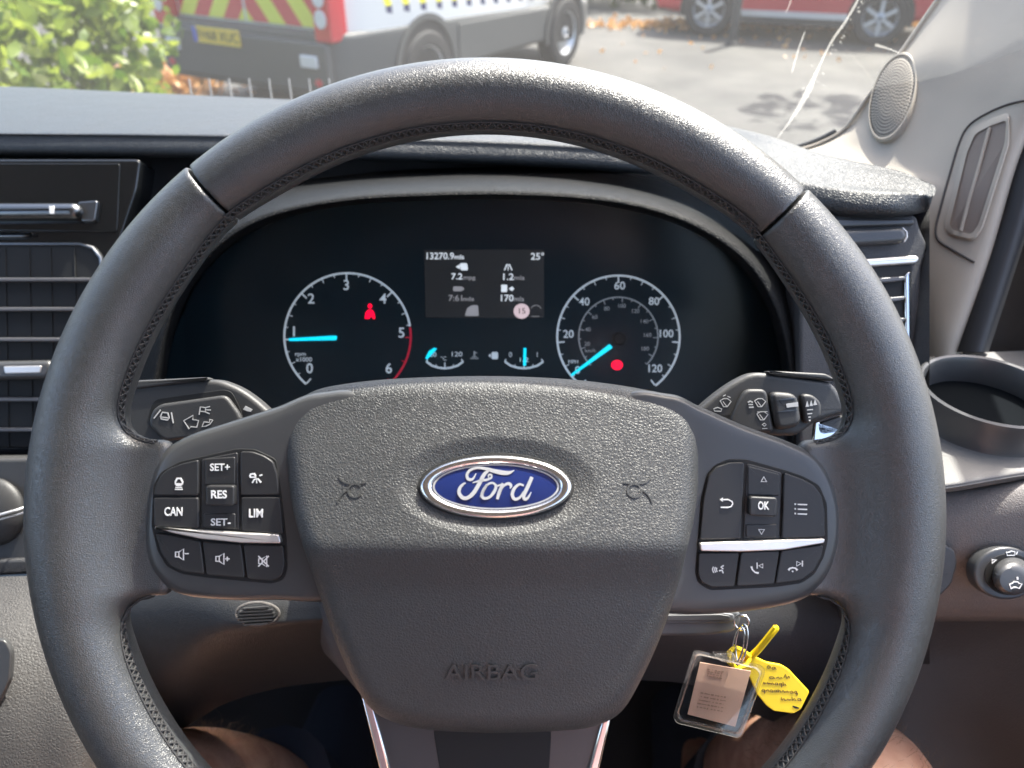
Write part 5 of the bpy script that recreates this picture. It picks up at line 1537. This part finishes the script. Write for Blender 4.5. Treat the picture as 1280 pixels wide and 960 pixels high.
# --- white works van with chevrons: local x = across (right +), y = forward, origin mid-rear on the ground
W2 = 1.02
yaw = 0.55
corner = Vector((-1.226, 6.15, 0))
fw = Vector((math.sin(yaw), math.cos(yaw), 0)); rt = Vector((math.cos(yaw), -math.sin(yaw), 0))
org = corner - rt * W2
vm = Matrix(((rt.x, fw.x, 0, org.x), (rt.y, fw.y, 0, org.y), (0, 0, 1, 0), (0, 0, 0, 1)))
van = empty('works_van', matrix=vm, label='white works van with red and yellow chevrons across its rear doors', cat='van')
HB = 0.76; LV = 4.35
ss = [(0.0, .93, 1.95), (0.06, .965, 1.99), (.3, W2, 2.0), (2.6, W2, 2.0), (2.9, .96, 1.95), (3.45, .93, 1.30), (4.1, .88, 1.10), (LV, .72, .98)]
rows = [rrect_row(s, hw, HB - 0.10 - .03 * s, zt_, .10) for s, hw, zt_ in ss]
V, Fc = loft_geo(rows, close_u=True, caps=True); mk('body_shell', V, Fc, 'van_white', van)
rows = [rrect_row(s, hw, .30, zt_, .05) for s, hw, zt_ in ((-.10, .90, HB - .02), (-.06, .97, HB), (.05, W2 + .012, HB), (1.5, W2 + .012, HB - .04), (2.6, W2 + .012, HB - .09), (3.4, W2 + .008, HB - .15), (4.2, .9, HB - .18), (LV + .05, .74, HB - .2))]
V, Fc = loft_geo(rows, close_u=True, caps=True); mk('lower_cladding', V, Fc, 'van_grey', van)
# bumper step, lamps, plate
V, Fc = plate_geo(rpoly([(-.95, .34), (.95, .34), (.95, .70), (-.95, .70)], .05), 0, .05, .02)
bm_ = mk('rear_bumper', [Vector((x, -.10 - z, y)) for x, y, z in V], Fc, 'van_grey', van)
def rear(name, pts, z0, z1, r, mat, parent, rc=0.0):
    V, Fc = plate_geo(rpoly(pts, rc) if rc else pts, z0, z1, r)
    return mk(name, [Vector((x, -z, y)) for x, y, z in V], Fc, mat, parent)
npl = rear('number_plate', [(-.47, .605), (.05, .605), (.05, .725), (-.47, .725)], .15, .162, .002, 'plate_yellow', van, .01)
rear('plate_band', [(-.485, .608), (-.44, .608), (-.44, .722), (-.485, .722)], .1625, .165, 0, 'plate_blue', npl)
class PlateFr:
    k = 0.001
    def l(s, x, y, z): return (x, y, z)
cu = bpy.data.curves.new('reg', 'FONT'); cu.body = 'FH68 XUC'; cu.align_x = 'CENTER'; cu.align_y = 'CENTER'; cu.size = .105; cu.extrude = .001
to = bpy.data.objects.new('reg', cu); col.objects.link(to)
me = bpy.data.meshes.new_from_object(to.evaluated_get(bpy.context.evaluated_depsgraph_get())); bpy.data.objects.remove(to)
me.transform(Matrix(((1, 0, 0, -.195), (0, 0, -1, -.164), (0, 1, 0, .665), (0, 0, 0, 1)))); me.materials.clear(); me.materials.append(MATS['plate_black'])
lo_ = bpy.data.objects.new('plate_lettering', me); col.objects.link(lo_); lo_.parent = npl
for s in (-1, 1):
    tl = rear('tail_light', [(s * .82, .70), (s * .995, .70), (s * .995, 1.42), (s * .82, 1.42)] if s > 0 else [(-.995, .70), (-.82, .70), (-.82, 1.42), (-.995, 1.42)], -.05, .122, .02, 'lens_red', van, .03)
    for z_ in (.86, 1.00, 1.16):
        rear('lamp_lens', ell(s * .905, z_, .055, .065, 20), .120, .132, .006, 'lens_clear', tl)
    rear('fog_lamp', [(s * .77 - .085, .52), (s * .77 + .085, .52), (s * .77 + .085, .61), (s * .77 - .085, .61)], .14, .17, .01, 'lens_clear', van, .015)
    rear('reflector', ell(s * .84, .42, .035, .03, 16), .14, .16, .004, 'lens_red', van)
# chevron doors
for s in (-1, 1):
    rect = (.015, .785, HB + .02, 1.30)
    base = rear('rear_door', [(s * .012, HB + .015), (s * .79, HB + .015), (s * .79, 1.90), (s * .012, 1.90)], -.02, .012, .004, 'van_white', van)
    for i in range(-3, 8):
        z0 = HB - .72 + i * .225
        quad = [(0, z0 + .85), (0, z0 + 1.075), (.9, z0 + .225 - .30), (.9, z0 - .30)]
        pp = clip_poly(quad, rect)
        if len(pp) < 3: continue
        rear('chevron_stripe', [(s * x, y) for x, y in pp], .0125, .0155, 0, 'stripe_red' if i % 2 == 0 else 'hi_vis_yellow', base)
    rear('rear_window', [(s * .10, 1.36), (s * .70, 1.36), (s * .70, 1.80), (s * .10, 1.80)], .012, .016, .002, 'window_dark', base, .04)
    strokes_y = None
# slanted marks along the right side
for i in range(14):
    y0 = .48 + i * .22; z0 = .865 - i * .012
    for pts, mat_, dz in (([(y0, z0 + .03), (y0 + .075, z0 + .03), (y0 - .12, z0 + .42), (y0 - .20, z0 + .42)], 'stripe_yellow', .004), ([(y0 + .004, z0 - .015), (y0 + .075, z0 - .03), (y0 + .075, z0 + .03), (y0, z0 + .03)], 'stripe_navy', .004)):
        V, Fc = plate_geo(pts, 0, dz)
        mk('side_mark', [Vector((W2 - .002 + z, x, y)) for x, y, z in V], Fc, mat_, van, smooth=False)
for y_, side in ((.95, 1), (3.42, 1), (.95, -1), (3.42, -1)):
    rows = []
    n_ = 24
    for a in np.linspace(-0.15, math.pi + .15, n_):
        cx, cz = math.cos(a), math.sin(a)
        rows.append([Vector((side * (W2 - .03), y_ + cx * .40, .34 + cz * .42)), Vector((side * (W2 + .03), y_ + cx * .44, .34 + cz * .46)), Vector((side * (W2 + .03), y_ + cx * .39, .34 + cz * .41)), Vector((side * (W2 + .014), y_ + cx * .38, .34 + cz * .40))])
    mk('wheel_arch', *loft_geo(rows), 'van_grey', van)
    pts = [(y_ + .40 * math.cos(a), .34 + .42 * math.sin(a)) for a in np.linspace(-.2, math.pi + .2, 24)]
    V, Fc = plate_geo(pts, 0, .006)
    mk('arch_liner', [Vector((side * (W2 + .010 + z), x, y)) for x, y, z in V], Fc, 'van_dark', van, smooth=False)
    road_wheel(van, side * (W2 - .06), y_, .335, side, steel=True)
for y0, y1 in ((1.42, 2.92),):
    V, Fc = plate_geo([(y0, .66), (y1, .62), (y1, .34), (y0, .34)], 0, .012, .006)
    mk('side_panel', [Vector((W2 + .012 + z, x, y)) for x, y, z in V], Fc, 'van_grey', van)

# --- red car side-on beyond the yard
def ground_at(px, py):
    return PZ(px, py, -EYE.z)
gA, gB = ground_at(883, 44), ground_at(1092, 56)
dirc = (gB - gA).normalized(); mid = (gA + gB) / 2
ny = Vector((dirc.y, -dirc.x, 0))                # towards us
cm = Matrix(((ny.x, dirc.x, 0, mid.x), (ny.y, dirc.y, 0, mid.y), (0, 0, 1, 0), (0, 0, 0, 1)))
car = empty('red_car', matrix=cm, label='red hatchback with silver alloy wheels parked across the yard', cat='car')
wb = (gB - gA).length / 2
ss = [(-wb - .78, .60, .35, .62), (-wb - .70, .74, .28, .80), (-wb - .3, .82, .24, .92), (-wb + .6, .84, .22, .98), (wb - .4, .84, .22, 1.02), (wb + .3, .83, .25, 1.04), (wb + .62, .78, .30, .98), (wb + .70, .66, .36, .8)]
off = -0.80
rows = [[v + Vector((off, 0, 0)) for v in rrect_row(s, hw, z0, z1, .12)] for s, hw, z0, z1 in ss]
V, Fc = loft_geo(rows, close_u=True, caps=True); mk('car_body', V, Fc, 'car_red', car)
rows = [[v + Vector((off, 0, 0)) for v in rrect_row(s, hw, .95, z1, .1)] for s, hw, z1 in ((-wb + .3, .72, 1.0), (-wb + .9, .68, 1.42), (.3, .66, 1.48), (wb + .1, .64, 1.42), (wb + .5, .68, 1.0))]
V, Fc = loft_geo(rows, close_u=True, caps=True); mk('cabin_glass', V, Fc, 'window_dark', car)
V, Fc = box_geo((.045, 0, .30), (.03, 2 * wb - .75, .07)); mk('sill_strip', V, Fc, 'alloy', car, smooth=False)
V, Fc = box_geo((.035, 0, .22), (.03, 2 * wb - .7, .08)); mk('sill', V, Fc, 'van_dark', car, smooth=False)
for s in (-1, 1):
    pts = [(s * wb + .38 * math.cos(a), .32 + .39 * math.sin(a)) for a in np.linspace(-.25, math.pi + .25, 24)]
    V, Fc = plate_geo(pts, 0, .006); mk('arch_liner', [Vector((.036 + z, x, y)) for x, y, z in V], Fc, 'van_dark', car, smooth=False)
    road_wheel(car, 0.0, s * wb, .315, 1, spokes=6)
    road_wheel(car, -1.6, s * wb, .315, -1, spokes=6)

# --- leaf masses
def leaves(n, sampler, size, asp=0.5, seed=0, updir=None):
    r = np.random.default_rng(seed)
    C = sampler(r, n)
    n = len(C)
    d = r.normal(size=(n, 3)); d /= np.linalg.norm(d, axis=1, keepdims=True)
    u = np.cross(d, r.normal(size=(n, 3))); u /= np.linalg.norm(u, axis=1, keepdims=True)
    w = np.cross(d, u)
    s = size * r.uniform(.6, 1.3, (n, 1))
    V = np.empty((n, 6, 3))
    V[:, 0] = C - d * s / 2; V[:, 1] = C - d * s * .1 + u * s * asp / 2; V[:, 2] = C + d * s * .25 + u * s * asp * .36 + w * s * .05
    V[:, 3] = C + d * s / 2 + w * s * .12; V[:, 4] = C + d * s * .25 - u * s * asp * .36 + w * s * .05; V[:, 5] = C - d * s * .1 - u * s * asp / 2
    F_ = np.arange(n * 6).reshape(n, 6)
    return V.reshape(-1, 3), F_.tolist()

def clumps(r, n, spots, rad_):
    cs_ = np.array([s[:3] for s in spots]); rr = np.array([s[3] for s in spots])
    i = r.integers(0, len(cs_), n)
    d = r.normal(size=(n, 3)); d /= np.linalg.norm(d, axis=1, keepdims=True)
    return cs_[i] + d * (rr[i] * r.uniform(.45, 1.0, n) ** .5)[:, None]

def bush(name, label, cat, base, spots, n, size, mat, seed, group=None, trunk=None):
    e = empty(name, loc=base, label=label, cat=cat, group=group)
    V, Fc = leaves(n, lambda r, k_: clumps(r, k_, spots, 0), size, .52, seed)
    o = mk('crown', V, Fc, mat, e, world=True, smooth=False)
    G = []
    t0 = Vector(base)
    rs = random.Random(seed)
    for s in (spots if len(spots) < 9 else rs.sample(spots, 9)):
        tip = Vector(s[:3]); m_ = t0.lerp(tip, .5) + Vector((rs.uniform(-.1, .1), rs.uniform(-.1, .1), .1))
        G.append(tube_geo([t0 + Vector((rs.uniform(-.08, .08), rs.uniform(-.08, .08), -.02)), m_, tip], [.045, .028, .008] if trunk is None else [trunk, trunk * .5, .02], 7))
    V, Fc = join_geo(G); mk('trunk', V, Fc, 'bark', e, world=True)
    return e
rs = random.Random(3)
sp_ = []
for i in range(70):
    x = rs.uniform(-4.6, -2.0); y = rs.uniform(3.9, 5.6) + (x + 3.5) * .15; z = rs.uniform(.15, 1.6)
    x = min(x, -2.02 - (y - 4.0) * .36)
    sp_.append((x, y, z, rs.uniform(.22, .38)))
bush('laurel_hedge', 'bright green laurel hedge beside the white works van', 'hedge', (-3.3, 4.7, 0), sp_, 7000, .12, 'leaf_bright', 11)
# dark shrubs along the back of the yard
shr = [(-1.2, 15.0, 1.7), (1.0, 14.4, 1.5), (2.6, 14.2, 1.3), (4.4, 14.0, 1.5), (6.4, 13.2, 1.5), (8.6, 12.6, 1.7)]
nm = ['dark shrub directly beyond the front of the works van', 'dark shrub in the gap between works van and red car', 'dark shrub behind the front wheel of the red car', 'dark shrub behind the doors of the red car', 'dark shrub behind the rear wheel of the red car', 'dark shrub past the tail of the red car']
for i, (x, y, h_) in enumerate(shr):
    r2 = random.Random(40 + i)
    sp_ = [(x + r2.uniform(-1.2, 1.2), y + r2.uniform(-.6, .6), r2.uniform(.25, h_), r2.uniform(.3, .55)) for _ in range(22)]
    bush('dark_shrub', nm[i], 'shrub', (x, y, 0), sp_, 1600, .15, 'leaf_dark', 50 + i, group='shrubs along the back of the yard')
# post and leaf litter
po = ground_at(915, 56)
post = empty('yard_post', loc=po, label='thin dark post standing in front of the red car', cat='post')
V, Fc = lathe_geo([(0, .001), (0, .085), (.03, .085), (.05, .055), (1.0, .05), (1.03, .035), (1.035, .001)], 20, 'Z'); mk('post_shaft', V, Fc, 'post_dark', post)
V, Fc = lathe_geo([(.86, .056), (.87, .058), (.92, .058), (.93, .056)], 20, 'Z'); mk('post_band', V, Fc, 'alloy', post)
def litter(n, cx, cy, sx2, sy2, size, seed, zmax=.03):
    r = np.random.default_rng(seed)
    def smp(r_, k_):
        return np.stack([cx + r_.normal(size=k_) * sx2, cy + r_.normal(size=k_) * sy2, np.abs(r_.normal(size=k_)) * zmax + .015], 1)
    return leaves(n, smp, size, .6, seed)
g0 = ground_at(205, 116)
V1 = litter(900, g0.x, g0.y, .28, .22, .09, 5, .10)
gl_ = ground_at(1000, 46)
V2 = litter(1400, gl_.x + .2, gl_.y + .9, 1.6, .18, .09, 6)
V3 = litter(90, gl_.x, gl_.y - .3, 1.8, .9, .07, 8, .005)
V, Fc = join_geo([V1, V2, V3])
tag(mk('dry_leaves', V, Fc, 'leaf_dry', None, smooth=False), 'scattered dry orange leaves lying on the yard', 'leaves', kind='stuff')
# two trees standing out of view over the yard; their crowns dapple the ground
for i, (x, y) in enumerate(((7.5, 9.5), (11.0, 13.5))):
    r2 = random.Random(90 + i)
    sp_ = [(x + r2.gauss(0, 1.2), y + r2.gauss(0, 1.2), 4.6 + r2.gauss(0, .8), r2.uniform(.5, .9)) for _ in range(18)]
    bush('yard_tree', ('leafy tree shading the yard in front of the red car', 'leafy tree behind the tail of the red car')[i], 'tree', (x, y, 0), sp_, 1800, .30, 'leaf_dark', 70 + i, group='trees over the yard', trunk=.16)
